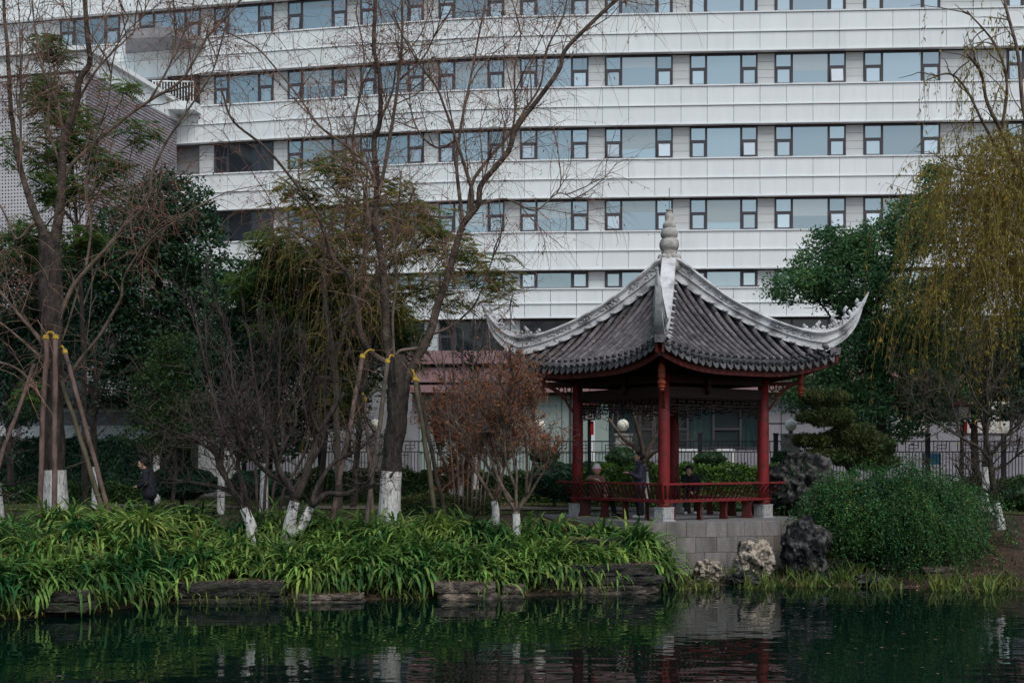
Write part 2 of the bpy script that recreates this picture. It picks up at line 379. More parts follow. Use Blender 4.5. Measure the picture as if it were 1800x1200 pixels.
def water_mat():
    m = bpy.data.materials.new('water'); m.use_nodes = True
    N = m.node_tree.nodes; L = m.node_tree.links; b = N["Principled BSDF"]
    b.inputs["Base Color"].default_value = (.001, .008, .006, 1); b.inputs["Roughness"].default_value = .015
    b.inputs["IOR"].default_value = 1.21; b.inputs["Specular IOR Level"].default_value = .5
    tc = N.new("ShaderNodeTexCoord")
    mp = N.new("ShaderNodeMapping"); mp.inputs["Scale"].default_value = (1.0, 1.9, 1)
    L.new(tc.outputs["Object"], mp.inputs[0])
    a = N.new("ShaderNodeTexNoise"); a.inputs["Scale"].default_value = 1.05; a.inputs["Detail"].default_value = 1.6
    c = N.new("ShaderNodeTexNoise"); c.inputs["Scale"].default_value = .35; c.inputs["Detail"].default_value = 1
    L.new(mp.outputs[0], a.inputs["Vector"]); L.new(tc.outputs["Object"], c.inputs["Vector"])
    ad = N.new("ShaderNodeMath"); ad.operation = 'MULTIPLY_ADD'; ad.inputs[1].default_value = 1.4
    L.new(c.outputs["Fac"], ad.inputs[0]); L.new(a.outputs["Fac"], ad.inputs[2])
    bp = N.new("ShaderNodeBump"); bp.inputs["Strength"].default_value = .085; bp.inputs["Distance"].default_value = .10
    L.new(ad.outputs[0], bp.inputs["Height"]); L.new(bp.outputs[0], b.inputs["Normal"])
    return m
M['water'] = water_mat()

# ------------------------------------------------------------------ the setting: ground, pond, lawn, path
SH_X = np.array([-60, -30, -14, -9.2, -7.7, -7.1, -4.56, -1.62, 1.2, 3.0, 3.9, 5.0, 7.4, 10.9, 20, 40, 60])
SH_Y = np.array([16, 17.5, 20.3, 22.0, 23.0, 24.5, 25.0, 25.5, 26.2, 27.0, 27.9, 28.1, 27.7, 27.0, 25, 23, 22.0])
def shore(X): return np.interp(X, SH_X, SH_Y)
PL = np.array([(0, .02), (.25, .13), (1.0, .42), (2.2, .88), (3.5, 1.15), (5, 1.27), (8, 1.34), (14, 1.45), (400, 1.5)])
PR = np.array([(0, .0), (1, .10), (2.4, .24), (3.4, .50), (4.6, .95), (6, 1.22), (9, 1.36), (14, 1.45), (400, 1.5)])
PQ = np.array([(0, .0), (1.2, .18), (2.6, .55), (3.6, .92), (5, 1.2), (7, 1.33), (9, 1.38), (14, 1.45), (400, 1.5)])
def gz(X, Y):
    X = np.asarray(X, float); Y = np.asarray(Y, float)
    d = Y - shore(X)
    l = np.interp(d, PL[:, 0], PL[:, 1]); r = np.interp(d, PR[:, 0], PR[:, 1]); q = np.interp(d, PQ[:, 0], PQ[:, 1])
    w = np.clip((X - 2.9) / .7, 0, 1); w2 = np.clip((X - 8.2) / 2.0, 0, 1)
    z = l * (1 - w) + (r * (1 - w2) + q * w2) * w
    bump = .05 * np.sin(X * 2.1 + Y * 1.3) + .04 * np.sin(X * 4.3 - Y * 3.1)
    z = z + bump * np.clip(d / 2, 0, 1) * np.clip((9 - d) / 4, 0, 1)
    near = np.clip((3.0 - Y) / 5, 0, 1)                      # the near bank the camera stands on
    return np.where(d < 0, np.maximum(-1.2, -.35 * -d) * (1 - near) + 1.2 * near, z)

def grid_mesh(xs, ys, zf, off=0.0):
    X, Y = np.meshgrid(xs, ys, indexing='ij')
    V = np.stack([X, Y, zf(X, Y) + off], -1).reshape(-1, 3)
    n, m = len(xs), len(ys)
    i, j = np.meshgrid(np.arange(n - 1), np.arange(m - 1), indexing='ij')
    a = (i * m + j).ravel()
    return MB().add(V, np.stack([a, a + m, a + m + 1, a + 1], 1))
xs = np.concatenate([np.linspace(-400, -16, 12), np.arange(-15, 15, .3), np.linspace(15, 400, 12)])
ys = np.concatenate([np.linspace(-200, -6, 8), np.linspace(-5, 18, 12), np.arange(18.5, 36, .3), np.linspace(36, 80, 20), np.linspace(100, 900, 8)])
grid_mesh(xs, ys, gz).build('ground', M['soil'], smooth=True, kind='structure')
MB().add([(-400, -200, 0), (400, -200, 0), (400, 34, 0), (-400, 34, 0)], [(0, 1, 2, 3)]).build('water', M['water'], kind='structure')
grid_mesh(np.arange(-24, 18.1, .6), np.arange(33.6, 49, .6), gz, .02).build('lawn', M['lawn'], smooth=True, kind='structure')
grid_mesh(np.arange(-12, 15.1, .6), np.arange(35.2, 36.9, .4), gz, .05).build('path', M['path'], smooth=True, kind='structure')

# ------------------------------------------------------------------ the long curved office building
_fx = np.linspace(-70, 70, 2801)
_t = np.clip((3 - _fx) / 10, 0, 1); _t = _t * _t * (3 - 2 * _t)
_s = -.055 - .155 * _t
_fy = np.concatenate([[0], np.cumsum((_s[1:] + _s[:-1]) / 2 * np.diff(_fx))])
_fy += 65 - np.interp(8.86, _fx, _fy)
def fY(X): return np.interp(X, _fx, _fy)
def fX(px):
    X = (px - 900) / F * 66
    for _ in range(20): X = (px - 900) / F * fY(X)
    return float(X)
def curve_strip(mb, X0, X1, y0, y1, z0, z1, step=.7):
    """a bar that follows the facade; y0 < y1 offsets into the building"""
    X = np.linspace(X0, X1, max(2, int((X1 - X0) / step)))
    Y = fY(X); s = np.gradient(Y, X); n = nrm(np.stack([-s, np.ones_like(s)], 1))
    def pt(o, z): return np.stack([X + n[:, 0] * o, Y + n[:, 1] * o, np.full_like(X, z)], 1)
    mb.loft(np.stack([pt(y0, z0), pt(y1, z0), pt(y1, z1), pt(y0, z1)], 1)[:, ::-1])

LEFT, RIGHT = -34.0, 33.0
ZT = [27.68, 23.92, 20.15, 16.40, 12.66, 10.15]
WH = [1.77, 1.77, 1.77, 1.77, 1.0, 1.9]
office = thing('office_building', 'long white curved office building with ribbon windows behind the trees', 'building', (0, fY(0), 1.5))
OFF = Matrix.Translation(-Vector((0, fY(0), 1.5)))
def off_build(mb, name, m, **k):
    o = mb.build(name, m, office, **k); o.matrix_local = OFF; return o

b = MB(); curve_strip(b, LEFT, RIGHT, .62, 12, 1.5, 31.2, 1.2); off_build(b, 'wall', M['backing'])
bands = []
for k in range(len(ZT)):
    top = (31.0 if k == 0 else ZT[k - 1] - WH[k - 1])
    bands.append((ZT[k], top))
for (z0, z1) in bands:                                            # the band's core and its toothed white ledges
    b = MB(); curve_strip(b, LEFT, RIGHT, .07, .6, z0 + .03, z1 - .02); off_build(b, 'band_core', M['backing'])
    mid = (z0 + z1) / 2
    for zz, h in ((z1, .10), (mid, .08), (z0 + .02, .09)):
        b = MB(); curve_strip(b, LEFT, RIGHT, -.045, .35, zz, zz + h * .55)
        X = np.arange(LEFT + .2, RIGHT - .2, .13); Y = fY(X)
        lo = np.stack([X, Y - .075, np.full_like(X, zz - h * .25)], 1); hi = np.stack([X + .06, Y - .01, np.full_like(X, zz + h * .56)], 1)
        b.boxes(lo, hi); off_build(b, 'ledge', M['ledge'])
b = MB(); curve_strip(b, LEFT, RIGHT, -.3, 12, 31.2, 31.6, 1.2); off_build(b, 'parapet', M['ledge'])

pj = fX(922); PITCH = 1.353
edges = [pj + i * PITCH for i in range(-26, 25)]
pcache = {}
rest = MB(); npanel = 0
def plate(L, H, T, bev=.012):
    b = MB(); 
    r0 = [(.011, T, 0), (L - .011, T, 0), (L - .011, T, H), (.011, T, H)]
    r1 = [(.011, bev, 0), (L - .011, bev, 0), (L - .011, bev, H), (.011, bev, H)]
    e = .011 + bev
    r2 = [(e, 0, bev), (L - e, 0, bev), (L - e, 0, H - bev), (e, 0, H - bev)]
    b.loft(np.array([r0, r1, r2]), cap=False)
    b.add(r2, [(0, 1, 2, 3)])
    return b
def frame_at(X0, X1, off, z):
    """matrix of a local frame: x along the facade from X0 to X1, y into the building"""
    a = math.atan2(fY(X1) - fY(X0), X1 - X0)
    n = (-math.sin(a), math.cos(a))
    return Matrix.Translation((X0 + n[0] * off, fY(X0) + n[1] * off, z)) @ Matrix.Rotation(a, 4, 'Z'), math.hypot(X1 - X0, fY(X1) - fY(X0))
for k, (z0, z1) in enumerate(bands):
    mid = (z0 + z1) / 2
    for (a, c) in ((z0 + .075, mid - .025), (mid + .05, z1 - .03)):
        for X0, X1 in zip(edges[:-1], edges[1:]):
            mtx, L = frame_at(X0, X1, 0.0, a)
            vis = 1 <= k <= 4 and -21 < X0 < 27
            if vis:
                key = (round(L, 2), round(c - a, 3))
                if key not in pcache:
                    me = plate(L, c - a, .07).mesh('panel'); me.materials.append(M['panel']); pcache[key] = me
                link('panel', pcache[key], office, mtx=OFF @ mtx); npanel += 1
            else:
                q = plate(L, c - a, .07); v = np.vstack(q.v)
                v = np.array([mtx @ Vector(p) for p in v]); 
                n0 = rest.n; rest.v.append(v); rest.n += len(v); rest.f += [f + n0 for f in q.f]
off_build(rest, 'panel_field', M['panel'], kind='stuff')

WIN = [(1930, 2050), (1774, 1893), (1521, 1656), (1364, 1489), (1214, 1333), (1064, 1183), (914, 1034), (769, 885), (630, 742), (502, 606), (372, 476), (240, 347), (100, 205)]
wx = [(fX(a), fX(c)) for a, c in WIN]
def rect_frame(mb, x0, x1, z0, z1, t, y0, y1):
    mb.box(x0, x0 + t, y0, y1, z0, z1); mb.box(x1 - t, x1, y0, y1, z0, z1)
    mb.box(x0 + t, x1 - t, y0, y1, z0, z0 + t); mb.box(x0 + t, x1 - t, y0, y1, z1 - t, z1)
wcache = {}
def window_meshes(L, H, split):
    key = (round(L, 2), H, split)
    if key in wcache: return wcache[key]
    t = .07; s = L * .235
    f = MB(); rect_frame(f, 0, L, 0, H, t, 0, .12)
    f.box(s - .04, s + .07, .005, .115, t, H - t); f.box(L - s - .07, L - s + .04, .005, .115, t, H - t)
    hz = H * .56
    if split:
        for (a, c) in ((t, s - .04), (L - s + .04, L - t)): f.box(a, c, .01, .11, hz - .045, hz + .045)
    fm = f.mesh('window'); fm.materials.append(M['frame'])
    def pn(x0, x1, z0, z1, m):
        g = MB().box(x0, x1, .05, .062, z0, z1).mesh('pane'); g.materials.append(m); return g
    res = [fm, [pn(s + .07, L - s - .07, t, H - t, M['pane'])]]
    sash = []
    for (a, c) in ((t, s - .04), (L - s + .04, L - t)):
        if split: res[1].append(pn(a, c, hz + .045, H - t, M['pane']))
        top = hz - .045 if split else H - t
        w, h = c - a, top - t
        sm = MB(); rect_frame(sm, 0, w, -h, 0, .065, -.03, .04)
        sme = sm.mesh('sash'); sme.materials.append(M['frame'])
        gm = MB().box(.065, w - .065, 0, .012, -h + .065, -.065).mesh('pane'); gm.materials.append(M['pane_pale'])
        sash.append((a, top, sme, gm))
    res.append(sash)
    wcache[key] = res
    return res
OPEN = {(2, 4): 2, (1, 3): 2, (3, 2): 1, (2, 6): 1, (1, 9): 1, (1, 8): 0, (3, 3): 2, (2, 5): 3, (3, 5): 1, (0, 9): 1, (2, 8): 2, (1, 10): 0, (3, 7): 1}
for k in range(len(ZT)):
    H = WH[k]; z = ZT[k] - H
    for i, (X0, X1) in enumerate(wx):
        if i >= 11 and k >= 1: continue
        mtx, L = frame_at(X0, X1, .30, z + .06)
        HH = H - .10
        fm, panes, sash = window_meshes(L, HH, k != 4)
        w = link('window', fm, office, mtx=OFF @ mtx)
        dk = (i == 10 and k in (2, 3)) or k == 5
        for pm in panes:
            p = link('pane', pm, w)
            if dk: p.material_slots[0].link = 'OBJECT'; p.material_slots[0].material = M['pane_dark']
        if not dk and k != 4 and (k * 7 + i * 5 + k * i) % 4 == 1:      # a drawn blind behind the middle pane
            sx_ = L * .235 + .075; dz_ = HH * (.25 + .09 * ((k * 3 + i * 2) % 6))
            MB().box(sx_, L - sx_, .046, .049, HH - .07 - dz_, HH - .071).build('blind', M['pane_blind'], w)
        for q, (a, top, sme, gm) in enumerate(sash):
            ang = 0
            if (OPEN.get((k, i), 0) >> q) & 1: ang = .17
            s_ = link('sash', sme, w, mtx=Matrix.Translation((a, .04, top)) @ Matrix.Rotation(-ang, 4, 'X'))
            p = link('pane', gm, s_)
            if dk: p.material_slots[0].link = 'OBJECT'; p.material_slots[0].material = M['pane_dark']
    # the grey stacked panels of the piers between the windows
    srt = sorted(wx[:11] if k >= 1 else wx)
    lo = LEFT if k < 1 else fX(345)
    ends = [lo] + [e for w_ in srt for e in w_] + [RIGHT]
    nrow = 2 if k == 4 else 4
    for a, c in zip(ends[0::2], ends[1::2]):
        if c - a < .3: continue
        parts = max(1, round((c - a) / 1.9))
        for j in range(parts):
            xa, xc = a + (c - a) * j / parts, a + (c - a) * (j + 1) / parts
            mtx, L = frame_at(xa, xc, .36, z + .06)
            hh = (H - .1) / nrow
            me = plate(L, hh - .012, .10, .008).mesh('pier_panel'); me.materials.append(M['pier'])
            for r in range(nrow):
                link('pier_panel', me, office, mtx=OFF @ mtx @ Matrix.Translation((0, 0, r * hh + .006)))
# canopy, balcony and door bay at the left end
a = math.atan2(-.21, 1)
def off_local(X, z): return OFF @ Matrix.Translation((X, fY(X), z)) @ Matrix.Rotation(a, 4, 'Z')
b = MB(); b.poly([(-4.6, .2), (.4, .2), (-.4, -2.1), (-3.2, -2.3)], lambda x, y, d: (x, y, d), 0, .5)
o = b.build('canopy', M['concrete'], office); o.matrix_local = off_local(fX(352), 25.35)
b = MB(); b.poly([(-1.9, .3), (.3, .3), (.3, -.9), (-1.9, -1.5)], lambda x, y, d: (x, y, d), 0, .45)
bal = b.build('balcony', M['panel'], office); bal.matrix_local = off_local(fX(345), 21.75)
b = MB()
for i in range(15):
    t = i / 14; b.bar((-1.85 + 2.1 * t, -1.42 + .55 * t, .46), (-1.85 + 2.1 * t, -1.42 + .55 * t, 1.5), .035)
b.bar((-1.87, -1.43, 1.52), (.27, -.86, 1.52), .06)
b.build('railing', M['ledge'], bal)
b = MB().box(-1.7, .1, .02, .25, .45, 2.3); b.build('shaded_opening', M['dark'], bal)  # near-black solid box, painting in the shade of the open bay

# ------------------------------------------------------------------ annex with the perforated screen
ax0, ay0 = fX(310), fY(fX(310)); dirn = nrm(np.array([-.21, -1.0])); dirt = nrm(np.array([-1, .21]))
LEN = 9.3
cx0, cy0 = ax0 + dirn[0] * LEN, ay0 + dirn[1] * LEN
annex = thing('screen_annex', 'grey annex with a perforated screen front and louvred side wall at far left', 'building', (cx0, cy0, 1.5), math.atan2(dirn[1], dirn[0]))
# local x = towards the camera, local y: +y is to the right of ... (screen runs to -y)
ANX = 21.0
HT = 22.3 - 1.5
sgn = 1 if np.cross(np.append(dirn, 0), np.append(dirt, 0))[2] > 0 else -1
b = MB(); b.box(-LEN + .8, -.35, *sorted((sgn * .3, sgn * (ANX - .3))), 0, HT - .5); b.build('wall', M['dark'], annex)
b = MB(); b.box(-LEN - .3, .12, *sorted((-sgn * .12, sgn * ANX)), HT - .9, HT); b.build('roof_band', M['panel'], annex)
b = MB(); b.box(-LEN - .5, .35, *sorted((-sgn * .35, sgn * ANX)), HT, HT + .22); b.build('coping', M['ledge'], annex)
b = MB()
zz = np.arange(.1, HT - 1.0, .155)
lo = np.stack([np.full_like(zz, -LEN + .2), np.full_like(zz, -.06), zz], 1); hi = np.stack([np.full_like(zz, -.02), np.full_like(zz, .12), zz + .105], 1)
b.boxes(lo, hi); b.box(-LEN + .2, -.05, .0, .14, 0, HT - .9) if sgn > 0 else b.box(-LEN + .2, -.05, -.14, 0, 0, HT - .9)
b.build('louvre_wall', M['brickgrey'], annex, kind='stuff')
b = MB(); pit = .165
yy = np.arange(0, ANX - 5, pit); z0s = 8.6
zz = np.arange(z0s, HT - 1.0, pit)
lo = np.stack([np.full_like(yy, -.05), np.minimum(sgn * yy, sgn * (yy + .085)), np.full_like(yy, z0s)], 1); hi = lo + np.array([.1, .085, HT - 1.0 - z0s]); b.boxes(lo, hi)
lo = np.stack([np.full_like(zz, -.053), np.full_like(zz, min(0, sgn * (ANX - 5))), zz], 1); hi = lo + np.array([.106, ANX - 5, .085]); b.boxes(lo, hi)
b.build('perforated_screen', M['perf'], annex, kind='stuff')
for r in range(3):
    for c in range(8):
        g = MB().box(-.12, -.06, *sorted((sgn * (.1 + c * 1.9), sgn * (1.92 + c * 1.9))), .1 + r * 2.8, 2.8 + r * 2.8); g.build('pane', M['pane_dark'], annex)
b = MB()
for r in range(4): b.box(-.1, .02, *sorted((0, sgn * 15.4)), r * 2.8, r * 2.8 + .1)
for c in range(9): b.box(-.1, .025, *sorted((sgn * (c * 1.9), sgn * (c * 1.9 + .09))), 0, 8.5)
b.build('mullions', M['frame'], annex)

# ------------------------------------------------------------------ low mauve podium in front of the office
PY = 50.0
def pX(px): return (px - 900) / F * PY
def pZ(py): return CAMH - (py - HZ) / F * PY
podium = thing('podium', 'low mauve panelled podium wing with teal curtained windows behind the fence', 'building', (10, PY, 1.45))
PO = Matrix.Translation((-10, -PY, -1.45))
def pod(mb, name, m, par=None, **k):
    o = mb.build(name, m, par or podium, **k)
    if par is None: o.matrix_local = PO
    return o
x0, x1 = pX(716), 34.0
pod(MB().box(x0, x1, PY - .25, PY + 9, pZ(640), pZ(617)), 'coping', M['mauve'])
pod(MB().box(x0 + .1, x1 - .1, PY + .05, PY + 8.9, pZ(690), pZ(640) - .01), 'fascia_core', M['dark'])
n = int((x1 - x0) / 1.75)
for r, (ya, yb) in enumerate(((646, 672), (677, 690))):
    me = plate((x1 - x0) / n, pZ(ya) - pZ(yb), .12).mesh('fascia_panel'); me.materials.append(M['mauve'])
    for i in range(n): link('fascia_panel', me, podium, mtx=PO @ Matrix.Translation((x0 + i * (x1 - x0) / n, PY - .06 - .08 * r, pZ(yb))))
# the ground floor wall: openings left for the windows
wins = [(1052, 1348, 704, 789), (1568, 1642, 700, 764), (1690, 1790, 700, 764)]
cut = sorted((pX(a), pX(c), pZ(e), pZ(d)) for a, c, d, e in wins)
b = MB(); last = x0 + .15
WY = PY + .55
for a, c, zb, zt in cut:
    b.box(last, a, WY, WY + .3, 1.3, pZ(690)); b.box(a, c, WY, WY + .3, 1.3, zb); b.box(a, c, WY, WY + .3, zt, pZ(690)); last = c
b.box(last, x1 - .1, WY, WY + .3, 1.3, pZ(690)); b.box(x0 + .15, x1 - .1, WY + 3.0, WY + 8, 1.3, pZ(690)); b.box(x0 + .15, x0 + .4, WY + .3, WY + 3.0, 1.3, pZ(690))
pod(b, 'wall', M['podwall'])
me = plate(1.9, pZ(692) - 3.1, .05).mesh('wall_panel'); me.materials.append(M['podgreen'])
for i in range(4): link('wall_panel', me, podium, mtx=PO @ Matrix.Translation((pX(735) + 1.92 * i, WY - .055, 3.05)))
me = plate(1.9, 1.6, .05).mesh('wall_panel'); me.materials.append(M['podgreen'])
for i in range(4): link('wall_panel', me, podium, mtx=PO @ Matrix.Translation((pX(735) + 1.92 * i, WY - .055, 1.42)))
pod(MB().box(pX(1002), pX(1006), WY - .12, WY, 1.4, pZ(690)), 'downpipe', M['frame'])
pod(MB().box(pX(1036), pX(1047), WY - .10, WY, 1.4, pZ(692)), 'pilaster', M['white'])
b = MB(); b.box(pX(1348), pX(1420), WY - .02, WY, pZ(744), pZ(742)); b.box(pX(1378), pX(1379), WY - .02, WY, pZ(790), pZ(692)); pod(b, 'joint', M['frame'])
for wi, (a, c, zb, zt) in enumerate(cut):
    f = MB(); rect_frame(f, a, c, zb, zt, .09, WY - .03, WY + .12)
    muls = [pX(q) for q in (1088, 1128, 1150, 1178, 1212, 1258, 1306)] if wi == 0 else [(a + c) / 2]
    for q in muls: f.box(q - .045, q + .045, WY - .025, WY + .11, zb + .09, zt - .09)
    hzs = zb + (zt - zb) * .42
    if wi == 0:
        for (p, q) in ((pX(1178), pX(1212)), (pX(1258), pX(1306)), (pX(1128), pX(1150))): f.box(p + .045, q - .045, WY - .02, WY + .10, hzs - .04, hzs + .04)
    w = pod(f, 'window', M['frame'])
    es = [a + .09] + [v for q in muls for v in (q - .045, q + .045)] + [c - .09]
    for p, q in zip(es[0::2], es[1::2]):
        MB().box(p, q, WY + .04, WY + .055, zb + .09, zt - .09).build('pane', M['clear'] if wi == 0 else M['pane_pale'], w)
    if wi == 0:
        for (p, q) in ((1055, 1082), (1100, 1126), (1150, 1178), (1222, 1262), (1310, 1345)):
            X = np.linspace(pX(p), pX(q), 40); y = WY + .5 + .06 * np.sin(X * 26)
            V = np.stack([np.stack([X, y, np.full_like(X, zb - .1)], 1), np.stack([X, y, np.full_like(X, zt + .1)], 1)], 1)
            MB().loft(V, cap=False, close=False).build('curtain', M['curtain'], w, smooth=True)

# white louvred air-conditioner boxes standing at the podium wall
def aircon(px, w, label):
    X = (px - 900) / F * 49.6
    t = thing('air_conditioner', label, 'air conditioner', (X, 49.7, 1.47), 0, 'air conditioner boxes at the podium wall')
    MB().box(-w / 2, w / 2, -.3, .3, .12, 1.75).build('casing', M['white'], t)
    g = MB()
    for i in range(14): g.box(-w / 2 + .08, w / 2 - .08, -.34, -.302, .95 + i * .055, .975 + i * .055)
    g.build('grille', M['pier'], t)
    g = MB(); 
    for s in (-1, 1): g.box(s * w * .35 - .05, s * w * .35 + .05, -.25, .25, 0, .118)
    g.build('feet', M['frame'], t)
aircon(1205, .95, 'white louvred air conditioner box left of the round bush behind the fence')
aircon(1274, .7, 'narrow white air conditioner box right of the round bush behind the fence')

def notice(px, py, Y, w, h, label):
    c = P(px, py, Y); z = gz(c[0], c[1])
    t = thing('notice_board', label, 'sign', (c[0], Y, float(z)))
    dz = c[2] - z
    MB().box(-w / 2, w / 2, -.02, .02, dz - h / 2, dz + h / 2).build('board', M['blue'], t)
    b = MB(); b.box(-w / 2 - .03, -w / 2 - .002, -.03, .03, 0, dz + h / 2); b.box(w / 2 + .002, w / 2 + .03, -.03, .03, 0, dz + h / 2); b.build('frame', M['frame'], t)
notice(1442, 806, 43.5, .55, .4, 'small blue notice board behind the fence beside the big rock')
notice(1638, 806, 43.5, .55, .4, 'small blue notice board behind the fence left of the right lantern')

# ------------------------------------------------------------------ garden wall with tiled coping at the left
GY = 46.0
gwall = thing('garden_wall', 'pale plastered garden wall with dark tiled coping behind the left hedge', 'wall', (-16, GY, 1.45))
ztop = (CAMH - (724 - HZ) / F * GY) - 1.45
b = MB(); b.box(-16, 6.4, 0, .35, -.1, ztop); b.build('wall', M['podwall'], gwall)
me = plate(2.6, ztop - 1.0, .06).mesh('wall_panel'); me.materials.append(M['white'])
for i in range(8): link('wall_panel', me, gwall, mtx=Matrix.Translation((-15.8 + i * 2.75, -.06, .5)))
b = MB(); b.box(-16.1, 6.5, -.1, .45, ztop, ztop + .09); b.box(-16.15, 6.55, -.16, .51, ztop + .1, ztop + .17); b.build('moulding', M['white'], gwall)
b = MB(); b.add([(-16.2, -.34, ztop + .18), (6.6, -.34, ztop + .18), (6.6, .175, ztop + .45), (-16.2, .175, ztop + .45), (-16.2, .69, ztop + .18), (6.6, .69, ztop + .18)], [(0, 1, 2, 3), (3, 2, 5, 4), (0, 4, 5, 1)]); b.build('coping', M['pan'], gwall)
b = MB(); b.tube([(0, -.40, 0), (0, .175, .30)], .075, 8); tm = b.mesh('coping_tile', True); tm.materials.append(M['tile'])
for i in range(91): link('coping_tile', tm, gwall, mtx=Matrix.Translation((-16.1 + i * .25, 0, ztop + .19)))
b = MB(); b.tube([(-16.2, .175, ztop + .53), (6.6, .175, ztop + .53)], .11, 8); b.build('ridge', M['tile'], gwall)

# ------------------------------------------------------------------ stone platform of the pavilion
FZ = 1.36
plat = thing('stone_platform', 'grey stone block platform under the red pavilion at the water', 'platform', (4.6, 31.5, 0))
poly = np.array([(3.02, 28.85), (6.85, 30.0), (7.7, 34.2), (4.3, 35.9), (.55, 33.2)])
loc = poly - np.array([4.6, 31.5])
inn = loc * .985
MB().poly(inn, lambda x, y, d: (x, y, d), .05, FZ - .01).build('core', M['mortar'], plat)
MB().poly(loc * .98, lambda x, y, d: (x, y, d), FZ - .008, FZ).build('floor', M['floor'], plat)
bcache = {}
def blockmesh(L, H, T, k):
    key = (round(L, 3), round(H, 3), k)
    if key not in bcache:
        g = .003; e = .007
        r0 = [(g, T, g), (L - g, T, g), (L - g, T, H - g), (g, T, H - g)]
        r1 = [(g, e, g), (L - g, e, g), (L - g, e, H - g), (g, e, H - g)]
        r2 = [(g + e, 0, g + e), (L - g - e, 0, g + e), (L - g - e, 0, H - g - e), (g + e, 0, H - g - e)]
        b = MB(); b.loft(np.array([r0, r1, r2]), cap=False); b.add(r2, [(0, 1, 2, 3)]); b.add(r0, [(3, 2, 1, 0)])
        me = b.mesh('stone_block'); me.materials.append(M['stone'] if k < 3 else M['stone2']); bcache[key] = me
    return bcache[key]
for si in range(2):
    A, B = loc[si], loc[si + 1]
    d = B - A; L = np.hypot(*d); ang = math.atan2(d[1], d[0])
    base = Matrix.Translation((A[0], A[1], 0)) @ Matrix.Rotation(ang, 4, 'Z')
    zc = FZ
    for r in range(4):
        h = .36; zc -= h
        x = 0.0; first = True
        while x < L - .02:
            w = (.28 if (r % 2 and first) else random.choice((.5, .54, .58, .46))); first = False
            if x + w > L - .2: w = L - x
            link('stone_block', blockmesh(w, h, .2, random.randrange(4)), plat, mtx=base @ Matrix.Translation((x, -.02 + random.uniform(-.004, .004), zc)))
            x += w

# ------------------------------------------------------------------ the pavilion
TH0 = math.atan2(-2.32, -.415)
pav = thing('pavilion', 'red Chinese garden pavilion with upturned tiled roof and white ridges', 'pavilion', (4.02, 32.0, FZ), TH0)
RC = 2.357; A = RC / math.sqrt(2)          # corners on the local axes: +x front, +y right, -x back, -y left
def zl(z): return z - FZ
HIP = np.array([(0, 7.62), (.17, 7.42), (.6, 7.08), (1.2, 6.68), (1.85, 6.30), (2.53, 5.96), (3.0, 5.77), (3.4, 5.64), (3.8, 5.55), (4.2, 5.50), (4.6, 5.52)])
MID = np.array([(0, 7.62), (.12, 7.40), (.45, 6.98), (.85, 6.54), (1.3, 6.10), (1.75, 5.72), (2.2, 5.40), (2.55, 5.19), (2.75, 5.09), (3.0, 4.99), (3.3, 4.90)])
_hc = cr(HIP, 8); _mc = cr(MID, 8)
def zhip(r): return np.interp(r, _hc[:, 0], _hc[:, 1])
def zmid(u): return np.interp(u, _mc[:, 0], _mc[:, 1])
def rz(u, v):
    u = np.asarray(u, float); t = np.clip(np.abs(v) / np.maximum(u, 1e-3), 0, 1.06)
    return zl(zmid(u) + (zhip(u * math.sqrt(2)) - zmid(u)) * t ** 3)
VE = 2.98
def ueave(v): return 2.70 + .27 * (np.abs(v) / VE) ** 2.6
S2 = math.sqrt(.5)
def face_pt(k, u, v, z):
    """face k between corner k and k+1; normal at 45 deg + 90k in the local frame, v runs towards corner k+1"""
    a = math.radians(45 + 90 * k)
    u = np.asarray(u, float); v = np.asarray(v, float)
    return np.stack([u * math.cos(a) - v * math.sin(a), u * math.sin(a) + v * math.cos(a), np.broadcast_to(z, u.shape)], -1)

roof = None
b = MB()                                               # the roof deck with its pan tiles laid as shallow steps
NV = 104
vs_ = np.linspace(-VE + .02, VE - .02, NV)
for k in range(4):
    rings = []
    for v in vs_:
        ue = ueave(v) + .02; us = np.linspace(abs(v) - .02, ue, 26)
        rings.append((us, np.full(26, v), rz(us, v) - .02))
    U = np.array([r[0] for r in rings]); V = np.array([r[1] for r in rings]); Z = np.array([r[2] for r in rings])
    sag = -.035 * np.cos(V / .2365 * 2 * math.pi) ** 2
    top = face_pt(k, U, V, Z + sag); bot = face_pt(k, U, V, Z - .12)
    n, m = U.shape
    i, j = np.meshgrid(np.arange(n - 1), np.arange(m - 1), indexing='ij'); q = (i * m + j).ravel()
    b.add(top.reshape(-1, 3), np.stack([q, q + m, q + m + 1, q + 1], 1))
    b.add(bot.reshape(-1, 3), np.stack([q, q + 1, q + m + 1, q + m], 1))
roof = b.build('roof', M['pan'], pav)

PV = .2365; TL = .232; TR = .063
rows = (np.arange(25) - 12) * PV
tb = MB()                                              # one cover tile: a tapering half barrel with a thick lower lip
ang = np.linspace(-.15, math.pi + .15, 8)
def arc(x, r): return np.stack([np.full_like(ang, x), np.cos(ang) * r, np.sin(ang) * r], 1)
rings = np.array([arc(-.004, TR * .72), arc(-.004, TR * .94), arc(TL * .93, TR * 1.0), arc(TL * .935, TR * 1.07), arc(TL * 1.0, TR * 1.07), arc(TL * 1.0, TR * .8)])
tb.loft(rings, cap=False, close=False)
tmesh = tb.mesh('roof_tile', True); tmesh.materials.append(M['tile'])
try: tmesh.set_sharp_from_angle(angle=math.radians(40))
except Exception: pass
eb = MB()                                              # eave tile: barrel with round end disc
rings = np.array([arc(-.004, TR * .95), arc(.17, TR * 1.02), arc(.17, TR * 1.22), arc(.20, TR * 1.22)])
eb.loft(rings, cap=False, close=False)
t = np.arange(14) / 14 * 2 * math.pi
